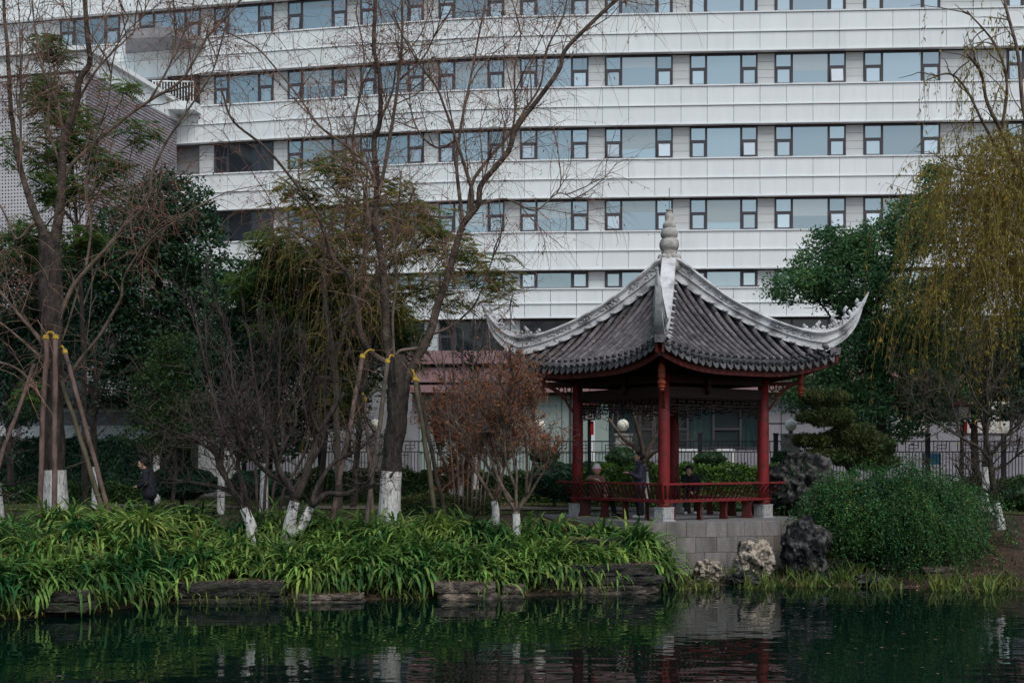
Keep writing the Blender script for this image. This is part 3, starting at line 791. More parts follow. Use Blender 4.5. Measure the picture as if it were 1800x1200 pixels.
for (r0, x0), (r1, x1) in (((TR * 1.22, .17), (TR * 1.22, .205)), ((TR * 1.22, .205), (TR * .95, .208)), ((TR * .95, .208), (TR * .9, .196)), ((TR * .9, .196), (.001, .199))):
    eb.loft(np.array([np.stack([np.full(14, x0), np.cos(t) * r0, np.sin(t) * r0], 1), np.stack([np.full(14, x1), np.cos(t) * r1, np.sin(t) * r1], 1)]), cap=False)
emesh = eb.mesh('eave_tile', True); emesh.materials.append(M['drip'])
db = MB()                                              # drip tile: pointed shield hanging between two barrels
sh = [(-.085, .02), (-.088, -.03), (-.07, -.085), (-.035, -.12), (0, -.145), (.035, -.12), (.07, -.085), (.088, -.03), (.085, .02), (.05, -.012), (0, -.025), (-.05, -.012)]
db.poly(sh, lambda y, z, d: (d + z * -.35, y, z), 0, .022)
dmesh = db.mesh('drip_tile'); dmesh.materials.append(M['drip'])
nb_ = MB(); nb_.ellipsoid((0, 0, TR * 1.05), (.05, .058, .042), 8, 5); nb_.ellipsoid((.02, 0, TR * 1.05 + .035), (.03, .03, .028), 7, 4)
nmesh = nb_.mesh('tile_knob', True); nmesh.materials.append(M['black_metal'])
def frame_mtx(p, q, up=(0, 0, 1)):
    x = Vector(q) - Vector(p); x.normalize()
    y = Vector(up).cross(x); y.normalize(); z = x.cross(y)
    return Matrix(((x.x, y.x, z.x, p[0]), (x.y, y.y, z.y, p[1]), (x.z, y.z, z.z, p[2]), (0, 0, 0, 1)))
backrows = MB(); n_tile = 0
for k in range(4):
    for v in rows:
        ue = float(ueave(v)) - .12
        us = np.arange(ue, abs(v) + .10, -TL)
        if len(us) == 0: us = np.array([ue])
        pts = face_pt(k, np.append(us, us[-1] - TL), np.full(len(us) + 1, v), rz(np.append(us, us[-1] - TL), v) + .012)
        if k in (0, 3):
            for i in range(len(us)):
                jit = random.uniform(-.006, .006)
                a_, c_ = pts[i + 1].copy(), pts[i].copy(); a_[2] += jit; c_[2] += jit
                link('roof_tile', tmesh, roof, mtx=frame_mtx(a_, c_) @ Matrix.Diagonal((np.linalg.norm(c_ - a_) / TL * 1.01, 1, 1, 1))); n_tile += 1
        else:
            backrows.tube(pts, TR, 6)
        e0 = face_pt(k, np.array([ue, ue + .2]), np.array([v, v]), rz(np.array([ue, ue + .2]), v) + np.array([.012, .006]))
        mtx = frame_mtx(e0[0], e0[1])
        link('eave_tile', emesh, roof, mtx=mtx)
        if k in (0, 3): link('tile_knob', nmesh, roof, mtx=mtx @ Matrix.Translation((-.02, 0, 0)))
    for v in (rows[:-1] + PV / 2):
        ue = float(ueave(v)) + .045
        e0 = face_pt(k, np.array([ue, ue + .1]), np.array([v, v]), rz(np.array([ue, ue]), v) - .03)
        link('drip_tile', dmesh, roof, mtx=frame_mtx(e0[0], e0[1]))
backrows.build('tile_rows', M['tile'], roof, smooth=True, kind='stuff')
# blossom litter lying on the tiles
lt = []
for k, cnt in ((3, 1500), (0, 260)):
    v = rng.uniform(-2.4, 2.4, cnt) if k == 3 else rng.uniform(-2.6, .5, cnt)
    f = rng.beta(1.6, 1.1, cnt)
    row = np.round(v / PV - .5) * PV + PV / 2 + rng.normal(0, .03, cnt)
    u = np.abs(row) + f * (ueave(row) - .05 - np.abs(row))
    c = face_pt(k, u, row, rz(u, row) + .012)
    a1 = nrm(rng.normal(size=(cnt, 3))) * rng.uniform(.012, .028, (cnt, 1)); b1 = nrm(np.cross(a1, rng.normal(size=(cnt, 3)))) * .014
    lt.append(np.stack([c - a1, c - b1, c + a1, c + b1], 1))
MB().quads(np.concatenate(lt)).build('leaf_litter', M['litter'], roof, kind='stuff')

# red eave board under the tile ends, and the dark soffit with rafters
for k in range(4):
    v = np.linspace(-VE - .02, VE + .02, 60)
    u = ueave(v) - .06; z = rz(u, v) - .13
    r = np.stack([face_pt(k, u, v, z), face_pt(k, u, v, z - .20), face_pt(k, u - .06, v, z - .20), face_pt(k, u - .06, v, z)], 1)
    MB().loft(r).build('eave_board', M['redwood'], pav)
    b = MB()
    for vv in np.linspace(-2.7, 2.7, 25):
        us = np.linspace(max(abs(vv) + .05, .5), float(ueave(vv)) - .14, 7)
        p = face_pt(k, us, np.full(7, vv), rz(us, vv) - .22)
        b.tube(p, .05, 5)
    b.build('rafters', M['wood_shaded'], pav)
# hip ridges: plaster wall with mouldings, carved band and an upswept scrolled tip
TOP = np.array([(.05, 8.02), (.31, 7.90), (.9, 7.42), (1.484, 6.96), (2.0, 6.65), (2.42, 6.43), (2.9, 6.23), (3.37, 6.08), (3.81, 6.02), (4.2, 6.12), (4.5, 6.36), (4.72, 6.62)])
TIPB = np.array([(3.9, 5.60), (4.15, 5.66), (4.35, 5.80), (4.55, 6.02), (4.68, 6.25), (4.76, 6.5), (4.8, 6.66)])
_tc = cr(TOP, 8)
def ridge(k):
    ca, sa = math.cos(math.radians(90 * k)), math.sin(math.radians(90 * k))
    def q(r, d, z): return (r * ca - d * sa, r * sa + d * ca, zl(z))
    rr = np.concatenate([np.linspace(.05, 3.9, 34), cr(TIPB[1:], 4)[:, 0]])
    zb = np.concatenate([zhip(np.linspace(.05, 3.9, 34)) - .02, cr(TIPB[1:], 4)[:, 1]])
    zt = np.interp(rr, _tc[:, 0], _tc[:, 1]); zt = np.maximum(zt, zb + .05)
    wid = np.interp(rr, [0, 3.6, 4.3, 4.8], [1, 1, .8, .35])
    prof = [(.0, .135), (.40, .115), (.42, .165), (.49, .165), (.51, .095), (.80, .095), (.82, .15), (.88, .15), (.90, .185), (1.0, .165)]
    rings = []
    for r, z0, z1, w in zip(rr, zb, zt, wid):
        side = [q(r, d * w, z0 + (z1 - z0) * f) for f, d in prof]
        other = [q(r, -d * w, z0 + (z1 - z0) * f) for f, d in prof[::-1]]
        rings.append(side + other)
    o = MB().loft(np.array(rings)).build('hip_ridge', M['plaster'], pav)
    # carved relief in the recessed band
    cv = MB(); cnt = 0
    for r in np.arange(.35, 3.75, .055):
        seg = (r % 1.25)
        if not (seg < .62 or .78 < seg < 1.05): continue
        z0 = zhip(r) - .02; z1 = np.interp(r, _tc[:, 0], _tc[:, 1]); h = z1 - z0
        for sd in (-1, 1):
            for _ in range(2):
                c = q(r + random.uniform(-.02, .02), sd * .105, z0 + h * random.uniform(.55, .77))
                s_ = random.uniform(.022, .042)
                cv.ellipsoid(c, (s_, s_, s_ * random.uniform(.6, 1.1)), 6, 4)
    cv.build('carving', M['carving'], o, smooth=True, kind='stuff')
    # scalloped plaster where the ridge meets each tile row
    if k == 0:
        sm_ = MB(); sm_.ellipsoid((0, 0, 0), (.12, .085, .045), 10, 6); ridge.sm = sm_.mesh('scallop', True); ridge.sm.materials.append(M['carving'])
    for v in rows[13:]:
        for sd in (-1, 1):
            r = v * math.sqrt(2)
            if r > 3.95: continue
            ctr = q(r + .07, sd * .135, zhip(r + .05) + .012)
            ax = Vector(q(r + .12, sd * .25, zhip(r + .05) - .02)) - Vector(ctr)
            link('scallop', ridge.sm, o, mtx=frame_mtx(ctr, Vector(ctr) + ax))
    # the scrolled crest on the tip
    cm = MB()
    def rp(r): return np.interp(r, _tc[:, 0], _tc[:, 1])
    tip = np.array([(4.5, 6.33), (4.66, 6.50), (4.74, 6.62), (4.82, 6.76), (4.87, 6.86), (4.93, 6.98)])
    tt = cr(tip, 4)
    cm.tube([q(a_, 0, c_) for a_, c_ in tt], np.linspace(.085, .018, len(tt)), 8)
    for (r0, sz, tw) in ((3.42, .08, 1), (3.6, .11, -1), (3.82, .15, 1), (4.02, .15, -1), (4.2, .19, 1), (4.36, .18, -1), (4.48, .17, 1), (4.60, .14, -1), (4.72, .11, 1)):
        th = np.linspace(0, 4.6, 16); rad = sz * (1 - th / 6.2)
        base = (r0, rp(r0) + sz * .75)
        p = [q(base[0] + tw * math.cos(a_ + 2.0) * c_, 0, base[1] + math.sin(a_ + 2.0) * c_) for a_, c_ in zip(th, rad)]
        cm.tube(p, np.linspace(.048, .024, 16), 6)
        cm.ellipsoid(q(base[0], 0, base[1]), (.045, .045, .045), 6, 4)
    for r0 in np.arange(3.5, 4.7, .075): cm.ellipsoid(q(r0, 0, rp(r0) + .02), (.05, .05, .035), 6, 4)
    cm.build('scroll_crest', M['plaster'], o, smooth=True)
    # end block under the tip, closing the eave corner
    eb_ = MB(); eb_.loft(np.array([[q(4.0, -.13, 5.42), q(4.0, .13, 5.42), q(4.0, .13, 5.62), q(4.0, -.13, 5.62)], [q(4.24, -.1, 5.43), q(4.24, .1, 5.43), q(4.26, .1, 5.60), q(4.26, -.1, 5.60)]]))
    eb_.build('corner_block', M['tile'], o)
    # corner beam and hanging lotus post below
    MB().loft(np.array([[q(r, -.08, z - .14), q(r, .08, z - .14), q(r, .08, z), q(r, -.08, z)] for r, z in ((.3, 6.9), (1.5, 6.2), (2.6, 5.62), (3.4, 5.34), (4.1, 5.29))])).build('corner_beam', M['wood_shaded'], pav)
    hp = MB(); c = q(3.29, 0, 0)
    pr = [(.075, 5.30), (.075, 4.92), (.085, 4.90), (.085, 4.70), (.06, 4.685), (.06, 4.66), (.095, 4.64), (.10, 4.58), (.085, 4.545), (.06, 4.535), (.085, 4.51), (.085, 4.475), (.05, 4.45), (.06, 4.42), (.02, 4.39)]
    hp.lathe([(r, zl(z)) for r, z in pr], 12, (c[0], c[1], 0)); hp.build('hanging_post', M['redorange'], pav, smooth=False)
    # carved strut from column to hanging post
    st = MB()
    for t_ in np.linspace(0, 1, 9):
        pass
    p = cr([(2.45, 4.02), (2.6, 4.22), (2.72, 4.42), (2.95, 4.62), (3.22, 4.78)], 5)
    st.loft(np.array([[q(a_, -.03, c_ - .06), q(a_, .03, c_ - .06), q(a_, .03, c_ + .06), q(a_, -.03, c_ + .06)] for a_, c_ in p]))
    for (a_, c_) in ((2.6, 4.42), (2.78, 4.62), (2.58, 4.62)):
        th = np.linspace(0, 6.28, 12); st.tube([q(a_ + .07 * math.cos(x_), 0, c_ + .07 * math.sin(x_)) for x_ in th], .02, 5)
    for z_ in (4.72, 4.90):
        st.bar(q(2.3, 0, z_), q(3.3, 0, z_), .07, .09)
    st.build('strut', M['redwood'], pav)
for k in range(4): ridge(k)

# finial: carved base and stacked gourd, with the lightning rod
def lp(rows_): return [(r, zl(z)) for r, z in rows_]
fin = MB().lathe(lp([(.30, 7.62), (.27, 7.95), (.22, 8.0), (.19, 8.04), (.20, 8.09), (.205, 8.13), (.18, 8.15), (.225, 8.18), (.252, 8.25), (.252, 8.33), (.225, 8.42), (.175, 8.46), (.205, 8.49), (.225, 8.56), (.215, 8.64), (.17, 8.70), (.145, 8.72), (.165, 8.75), (.168, 8.80), (.145, 8.86), (.105, 8.89), (.11, 8.96), (.115, 9.02), (.10, 9.08), (.075, 9.13), (.07, 9.16), (.085, 9.17), (.085, 9.20), (.0, 9.22)]), 20).build('finial', M['finial'], pav, smooth=True)
MB().tube([(0, 0, zl(9.2)), (0, 0, zl(9.75))], .008, 6).build('lightning_rod', M['frame'], fin)
fc = MB()
for i in range(12):
    a_ = i / 12 * 6.283; fc.ellipsoid((.24 * math.cos(a_), .24 * math.sin(a_), zl(7.93 + .05 * (i % 2))), (.06, .06, .08), 7, 5)
fc.build('carving', M['finial'], fin, smooth=True, kind='stuff')

# columns with stone bases
for k in range(4):
    a_ = math.radians(90 * k); c = (RC * math.cos(a_), RC * math.sin(a_), 0)
    col = MB().lathe([(.135, .44), (.142, .5), (.142, 2.2), (.13, 3.55)], 24, c).build('column', M['red'], pav, smooth=True)
    bs = MB()
    bs.lathe([(.15, .33), (.165, .35), (.17, .40), (.15, .44)], 20, c)
    bs.build('collar', M['redwood'], col)
    bb = MB()
    R = Matrix.Rotation(math.radians(45), 3, 'Z')
    def bx_(mb, hx, z0, z1, hy=None):
        hy = hy or hx
        v = [(x, y, z) for x in (-hx, hx) for y in (-hy, hy) for z in (z0, z1)]
        v = [tuple(R @ Vector(p) + Vector(c)) for p in v]
        mb.add(v, [(0, 1, 3, 2), (4, 6, 7, 5), (0, 4, 5, 1), (2, 3, 7, 6), (0, 2, 6, 4), (1, 5, 7, 3)])
    bx_(bb, .19, 0, .03); bx_(bb, .165, .03, .30); bx_(bb, .175, .30, .33)
    for f in range(4):                                         # raised panel relief on each face
        Rf = Matrix.Rotation(math.radians(45 + 90 * f), 3, 'Z')
        for (y0, y1, z0, z1) in ((-.13, -.05, .07, .26), (-.035, .035, .07, .26), (.05, .13, .07, .26)):
            th = np.arange(10) / 10 * 6.283
            cy_, cz_ = (y0 + y1) / 2, (z0 + z1) / 2
            loopp = [tuple(Rf @ Vector((.168, cy_ + (y1 - y0) / 2 * math.copysign(abs(math.cos(x_)) ** .5, math.cos(x_)), cz_ + (z1 - z0) / 2 * math.copysign(abs(math.sin(x_)) ** .5, math.sin(x_)))) + Vector(c)) for x_ in np.append(th, 6.283)]
            bb.tube(loopp, .011, 5)
    bb.build('stone_base', M['basestone'], col)

# tie beams, ceiling and the hanging fretwork under each side
def side(k):
    a0 = math.radians(90 * k); a1 = math.radians(90 * k + 90)
    p0 = np.array((RC * math.cos(a0), RC * math.sin(a0), 0)); p1 = np.array((RC * math.cos(a1), RC * math.sin(a1), 0))
    t_ = nrm(p1 - p0); n_ = nrm(np.array((p0 + p1)[:2].tolist() + [0]))
    L = np.linalg.norm(p1 - p0)
    def w(s, o, z): return p0 + t_ * s + n_ * o + np.array((0, 0, z))
    return w, L
for k in range(4):
    w, L = side(k)
    b = MB()
    b.loft(np.array([[w(s, -.07, 2.95), w(s, .07, 2.95), w(s, .07, 3.2), w(s, -.07, 3.2)] for s in (.1, L - .1)]))
    b.loft(np.array([[w(s, -.06, 3.3), w(s, .06, 3.3), w(s, .06, 3.52), w(s, -.06, 3.52)] for s in (.05, L - .05)]))
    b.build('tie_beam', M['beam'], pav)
    for s in (L * .40,) if k in (0, 3) else (L * .5,):
        h = MB(); s = s if k == 0 else L - s
        c = w(s, .12, 0)
        h.lathe([(.05, 3.45), (.05, 3.25), (.075, 3.22), (.075, 3.13), (.05, 3.12), (.065, 3.09), (.05, 3.05), (.015, 3.03)], 10, c); h.build('pendant', M['beam'], pav)
    f = MB(); z0, z1 = 2.52, 2.93; bw = .028
    def hb(sa, sb, z): f.bar(w(sa, 0, z), w(sb, 0, z), bw * .8, bw)
    def vb(s, za, zb_): f.bar(w(s, .001, za), w(s, .001, zb_), bw * .78, bw)
    s0, s1 = .16, L - .16
    hb(s0, s1, z1); hb(s0, s1, z1 - .16)
    n = 10; st = (s1 - s0) / n
    for i in range(n):
        a_ = s0 + i * st
        dep = z0 + (.04 if i % 2 else .0) + (.13 if 2 < i < n - 3 else 0)
        vb(a_ + st * .1, z1 - .16, z1); vb(a_ + st * .6, z1 - .16, z1)
        hb(a_, a_ + st * .7, z1 - .08)
        vb(a_ + st * .25, dep + .08, z1 - .16); hb(a_ + st * .25, a_ + st * .8, dep + .08); vb(a_ + st * .8, dep + .08, z1 - .22)
        hb(a_ + st * .45, a_ + st * .8, z1 - .24); vb(a_ + st * .45, z1 - .30, z1 - .24); hb(a_, a_ + st * .45, dep)
        vb(a_ + st * .02, dep, z1 - .16)
    vb(s0, z0 - .12, z1); vb(s1, z0 - .12, z1)
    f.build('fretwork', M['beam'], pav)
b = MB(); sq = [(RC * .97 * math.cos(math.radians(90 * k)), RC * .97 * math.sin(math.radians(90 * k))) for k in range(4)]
b.poly(sq, lambda x, y, d: (x, y, d), 3.53, 3.58); b.build('ceiling', M['wood_shaded'], pav)

# benches: two water sides have the curved backrest, the others a plain seat
def bench(k, back):
    a0 = math.radians(90 * k); a1 = math.radians(90 * k + 90)
    d0 = np.array((math.cos(a0), math.sin(a0), 0)); d1 = np.array((math.cos(a1), math.sin(a1), 0))
    def corner(r0, s, z): return d0 * r0 * (1 - s) + d1 * r0 * s + np.array((0, 0, z))
    seat = MB()
    e0, e1 = (0.0, 1.0) if back else (.05, .95)
    seat.loft(np.array([[corner(r, s, z) for r, z in ((1.96, .44), (2.57, .44), (2.57, .50), (1.96, .50))] for s in (e0 + .002, e1 - .002)]))
    o = seat.build('bench_seat', M['red'], pav)
    for s in (.10, .34, .58, .82):
        lg = MB(); t_ = nrm(d1 - d0); prof = cr([(2.56, 0), (2.50, .13), (2.49, .28), (2.55, .438)], 4)
        pl = [(r, z) for r, z in prof] + [(2.22, .438), (2.27, .22), (2.22, 0)]
        lg.poly(pl, lambda r, z, d: corner(r, s, z) + t_ * d, -.03, .03); lg.build('leg', M['slatwood'], o)
    if not back: return
    r_ = MB(); r_.loft(np.array([[corner(r, s, z) for r, z in ((2.83, .86), (2.93, .86), (2.93, .905), (2.83, .905))] for s in (0.001, .999)]))
    r_.build('top_rail', M['red'], o)
    sp = cr([(2.50, .505), (2.60, .57), (2.69, .67), (2.76, .78), (2.86, .862)], 5)
    n = 25
    for i in range(n):
        s = (i + .5) / n
        t_ = nrm(d1 - d0)
        sl = MB(); sl.loft(np.array([[corner(r, s, z) + t_ * .02 + nrm(d0 + d1) * .012, corner(r, s, z) - t_ * .02 + nrm(d0 + d1) * .012, corner(r, s, z) - t_ * .02 - nrm(d0 + d1) * .018, corner(r, s, z) + t_ * .02 - nrm(d0 + d1) * .018] for r, z in sp]))
        sl.build('slat', M['slatwood'], o)
bench(0, True); bench(3, True); bench(1, False)

# ------------------------------------------------------------------ garden things: fence, lamps, rocks
FY_ = 43.0
fence = thing('iron_fence', 'black iron railing fence with square fretwork top behind the hedges', 'fence', (4, FY_, 1.45))
fx0, fx1, ftop = -13.2, 15.5, 2.0
npan = 11; pw = (fx1 - fx0) / npan
for i in range(npan + 1):
    x = fx0 + i * pw
    MB().box(x - .07, x + .07, -.07, .07, -.1, ftop + .2).box(x - .09, x + .09, -.09, .09, ftop + .2, ftop + .26).build('post', M['black_metal'], fence)
b = MB(); w = pw - .14; t = .022
b.box(0, w, -.02, .02, ftop - .04, ftop); b.box(0, w, -.02, .02, ftop - .40, ftop - .365); b.box(0, w, -.02, .02, .12, .16)
n = 22
for i in range(1, n): b.box(i * w / n - t / 2, i * w / n + t / 2, -.012, .012, .12, ftop - .38)
for i in range(0, 9):
    x = (i + .5) * w / 9
    b.box(x - t / 2, x + t / 2, -.013, .013, ftop - .38, ftop - .02)
    if i % 3 == 1:
        for (a, c) in ((-.16, .16),):
            b.box(x + a, x + c, -.0125, .0125, ftop - .28, ftop - .255); b.box(x + a, x + c, -.0125, .0125, ftop - .16, ftop - .135)
        b.box(x - .17, x - .145, -.014, .014, ftop - .38, ftop - .135); b.box(x + .145, x + .17, -.014, .014, ftop - .28, ftop - .02)
pm = b.mesh('railing_panel'); pm.materials.append(M['black_metal'])
for i in range(npan): link('railing_panel', pm, fence, mtx=Matrix.Translation((fx0 + i * pw + .07, 0, 0)))

def globe_lamp(px, label, Y=41.6):
    X = (px - 900) / F * Y; g = float(gz(X, Y))
    t = thing('globe_lamp', label, 'lamp', (X, Y, g), 0, 'white globe lamps on stone pillars')
    cz = CAMH - (747 - HZ) / F * Y - g
    p = MB()
    for (h0, h1, wd) in ((0, .25, .34), (.25, cz - .92, .25), (cz - .92, cz - .84, .31), (cz - .84, cz - .64, .27), (cz - .64, cz - .56, .30), (cz - .56, cz - .36, .26), (cz - .36, cz - .28, .30)):
        if h1 > h0: p.box(-wd, wd, -wd, wd, h0, h1)
    p.build('pillar', M['pillar'], t)
    p = MB(); p.lathe([(.1, cz - .3), (.07, cz - .26), (.07, cz - .19)], 12); p.build('neck', M['frame'], t)
    MB().ellipsoid((0, 0, cz), (.2, .2, .2), 20, 12).build('globe', M['globe'], t, smooth=True)
globe_lamp(660, 'white globe lamp on stone pillar behind the leaning poles of the middle willow')
globe_lamp(948, 'white globe lamp on stone pillar behind the russet maple twigs')
globe_lamp(1095, 'white globe lamp on stone pillar seen through the pavilion')
globe_lamp(1390, 'white globe lamp on stone pillar just right of the pavilion')

def lantern(px, ytop, Y, label):
    X = (px - 900) / F * Y; g = float(gz(X, Y))
    t = thing('lantern_post', label, 'lamp post', (X, Y, g), 0, 'garden lantern posts')
    zt = CAMH - (ytop - HZ) / F * Y - g
    MB().tube([(0, 0, 0), (0, 0, zt - .48)], .055, 10).build('post', M['black_metal'], t)
    cage = MB(); 
    for sx in (-1, 1):
        for sy in (-1, 1): cage.bar((sx * .14, sy * .14, zt - .5), (sx * .17, sy * .17, zt - .13), .03)
    cage.box(-.17, .17, -.17, .17, zt - .53, zt - .49); cage.box(-.19, .19, -.19, .19, zt - .14, zt - .11)
    cage.build('cage', M['frame'], t)
    g_ = MB(); g_.loft(np.array([[(-a, -a, z), (a, -a, z), (a, a, z), (-a, a, z)] for a, z in ((.125, zt - .485), (.155, zt - .145))])); g_.build('lamp_glass', M['lampglass'], t)
    r_ = MB(); r_.loft(np.array([[(-a, -a, z), (a, -a, z), (a, a, z), (-a, a, z)] for a, z in ((.30, zt - .11), (.20, zt - .04), (.08, zt + .02), (.02, zt + .08))])); r_.build('lantern_roof', M['redwood'], t)
    MB().box(.03, .12, -.10, -.06, zt - .95, zt - .56).build('red_banner', M['lantern_red'], t)
lantern(1036, 706, 36.0, 'dark lantern post with red banner beside the left pavilion column')
lantern(1691, 706, 36.0, 'brown roofed lantern post with red banner among the right bare branches')

from mathutils import noise as mn
def icos(sub):
    import bmesh
    bm = bmesh.new(); bmesh.ops.create_icosphere(bm, subdivisions=sub, radius=1.0)
    v = np.array([x.co[:] for x in bm.verts]); f = np.array([[q.index for q in p.verts] for p in bm.faces]); bm.free()
    return v, f
IV, IF = icos(6)
def rock(name, label, px0, px1, y0, y1, Y, depth, m, seed, lobes=(), rough=.34, group='weathered garden rocks'):
    c0 = P((px0 + px1) / 2, y1, Y); top = P(0, y0, Y)[2]
    g = float(gz(c0[0], Y)) - .08
    base = min(g, c0[2])
    rx = (px1 - px0) / 2 / F * Y; rz_ = (top - base) / 2
    V = IV.copy(); out = np.empty_like(V)
    S = Vector((seed * 3.7, seed * 1.3, seed * 5.1))
    for i, p in enumerate(V):
        d = Vector(p)
        n1 = mn.noise(d * 1.3 + S); n2 = mn.noise(d * 2.9 + S * 2); n3 = abs(mn.noise(d * 5.5 + S)); n4 = abs(mn.noise(d * 11 + S)) + .5 * abs(mn.noise(d * 23 + S))
        r = 1 + rough * (1.0 * n1 + .8 * n2) - rough * (.75 * n3 + .35 * n4) + .12
        for (lx, lz, ls, lr) in lobes:
            dd = (p[0] - lx) ** 2 + (p[2] - lz) ** 2
            r += lr * math.exp(-dd / ls)
        out[i] = p * r
    out[:, 2] = np.maximum(out[:, 2], -.97)
    out *= np.array([rx * 1.0, depth, rz_ * .96])
    b = MB().add(out + np.array([0, 0, rz_ * .96]), IF)
    o = b.build(name, m, None, True, label=label, cat='rock', group=group)
    o.location = (c0[0], Y, base)
    return o
rock('garden_rock', 'tall dark weathered garden rock beside the right pavilion column', 1356, 1470, 806, 905, 32.7, .75, M['rock_dark'], 3, ((-.6, .35, .12, .25), (.1, .95, .2, .2)), .38)
rock('garden_rock', 'dark pitted rock leaning on the right corner of the stone platform', 1380, 1454, 918, 1000, 28.9, .45, M['rock_dark'], 5, ((.7, .6, .3, .2), (-.7, .5, .3, .15)), .34)
rock('garden_rock', 'pale weathered rock in front of the stone platform wall', 1292, 1354, 948, 1008, 28.75, .38, M['rock_pale'], 8, ((.5, .7, .15, .2), (.3, -.4, .1, -.35)), .36)
rock('garden_rock', 'small yellowish rock at the foot of the platform wall', 1220, 1266, 981, 1012, 28.6, .32, M['rock_pale'], 11)
rock('garden_rock', 'low grey rock among the reeds below the platform', 1282, 1336, 1002, 1022, 28.2, .3, M['rock_dark'], 14)
rock('garden_rock', 'upright narrow pale rock behind the jasmine mound', 1492, 1518, 832, 870, 31.2, .25, M['rock_pale'], 17)
rock('garden_rock', 'dark rounded rock at the left foot of the platform by the ferns', 1150, 1196, 1004, 1042, 27.6, .35, M['rock_dark'], 21)
rock('garden_rock', 'small dark rock in the reeds near the right bank', 1500, 1560, 1008, 1026, 28.0, .3, M['rock_dark'], 24)

def slab(label, px0, px1, y0, y1, Y, depth, m, seed, tilt=0.0, pale_end=False):
    L = (px1 - px0) / F * Y; c = P((px0 + px1) / 2, y1, Y); zt = P(0, y0, Y)[2]; h = max(zt - c[2], .12)
    zb = c[2] - .12; h += .12
    rs = random.Random(seed)
    nl = max(2, int(h / .2)); t = thing('bank_slab', label, 'stone', (c[0], Y + depth / 2, zb), 0, 'layered stone slabs along the water line')
    z = 0
    cuts = np.cumsum([rs.uniform(.6, 1.5) for _ in range(nl)]); cuts = np.concatenate([[0], cuts / cuts[-1] * h])
    for i in range(nl):
        z, hh = cuts[i], cuts[i + 1] - cuts[i]
        n = 64; u = np.arange(n) / n * 2 * math.pi
        sx = L / 2 * (1 - .03 * i + rs.uniform(-.06, .04)); sy = depth / 2 * (1 - .05 * i + rs.uniform(-.06, .04)); ox = rs.uniform(-.06, .06)
        cx = np.sign(np.cos(u)) * np.abs(np.cos(u)) ** .45; cy_ = np.sign(np.sin(u)) * np.abs(np.sin(u)) ** .45
        def ring(zz, s, amp=.05):
            jit = np.array([1 + amp * (mn.noise(Vector((cx[j] * L * 1.6 + seed * 9, cy_[j] * depth * 2, zz * 6 + i))) + .6 * mn.noise(Vector((cx[j] * L * 5 + seed, cy_[j] * depth * 5, zz * 14)))) for j in range(n)])
            edge = np.array([.03 * mn.noise(Vector((cx[j] * L * 2.2, cy_[j] * 3, seed + i * 3.1))) for j in range(n)])
            return np.stack([cx * sx * s * (1 + (jit - 1) * .5) + ox, cy_ * sy * s * (1 + (jit - 1) * 2.5), np.full(n, zz) + edge + tilt * cx * sx], 1)
        b = MB().loft(np.array([ring(z + .01, .93), ring(z + hh * .15, .99), ring(z + hh * .4, 1.0), ring(z + hh * .7, 1.0), ring(z + hh * .92, .98), ring(z + hh, .93)]))
        b.build('layer', m if not (pale_end and i == 0) else M['slab_pale'], t)
    k = int(260 * L * depth); 
    cxy = np.stack([np.array([rs.uniform(-.48, .48) * L for _ in range(k)]), np.array([rs.uniform(-.5, .45) * depth for _ in range(k)])], 1)
    c3 = np.column_stack([cxy, h + .012 + tilt * cxy[:, 0] + np.zeros(k)])
    a = nrm(rng.normal(size=(k, 3)) * [1, 1, .25]) * rng.uniform(.015, .04, (k, 1)); bb = nrm(np.cross(a, [0, 0, 1.])) * .014
    MB().quads(np.stack([c3 - a, c3 - bb, c3 + a, c3 + bb], 1)).build('leaf_litter', M['litter'], t, kind='stuff')
slab('long dark slab at the water edge below the left ferns', 262, 502, 1024, 1056, 24.6, .9, M['slab'], 1, .012)
slab('pale leaf-strewn slab at the water edge in the middle of the bank', 760, 874, 1024, 1053, 25.1, .7, M['slab_pale'], 2)
slab('short pale slab beside the pale leaf-strewn slab', 876, 920, 1030, 1046, 25.5, .5, M['slab_pale'], 3)
slab('long dark slab at the water edge left of the platform', 922, 1168, 994, 1037, 26.2, .9, M['slab'], 4, .01, True)
slab('dark slab at the far left water edge', 30, 150, 1040, 1066, 22.4, .8, M['slab'], 5)
slab('dark upper slab among the ferns at far left', -40, 66, 962, 990, 24.4, .8, M['slab'], 6)
slab('low brown slab under the small ferns left of the pale slab', 505, 640, 1046, 1058, 24.7, .6, M['slab_pale'], 7)
slab('dark slab right of the pitted corner rock', 1446, 1512, 984, 1004, 29.0, .6, M['slab'], 8)
slab('long dark slab under the jasmine mound', 1545, 1712, 976, 1000, 29.3, .8, M['slab'], 9, 0, True)
slab('short pale slab in the reeds below the jasmine mound', 1628, 1690, 998, 1008, 28.4, .4, M['slab_pale'], 10)
slab('dark overhung slab between the ferns near the platform', 1000, 1110, 948, 985, 27.4, .7, M['slab'], 12)

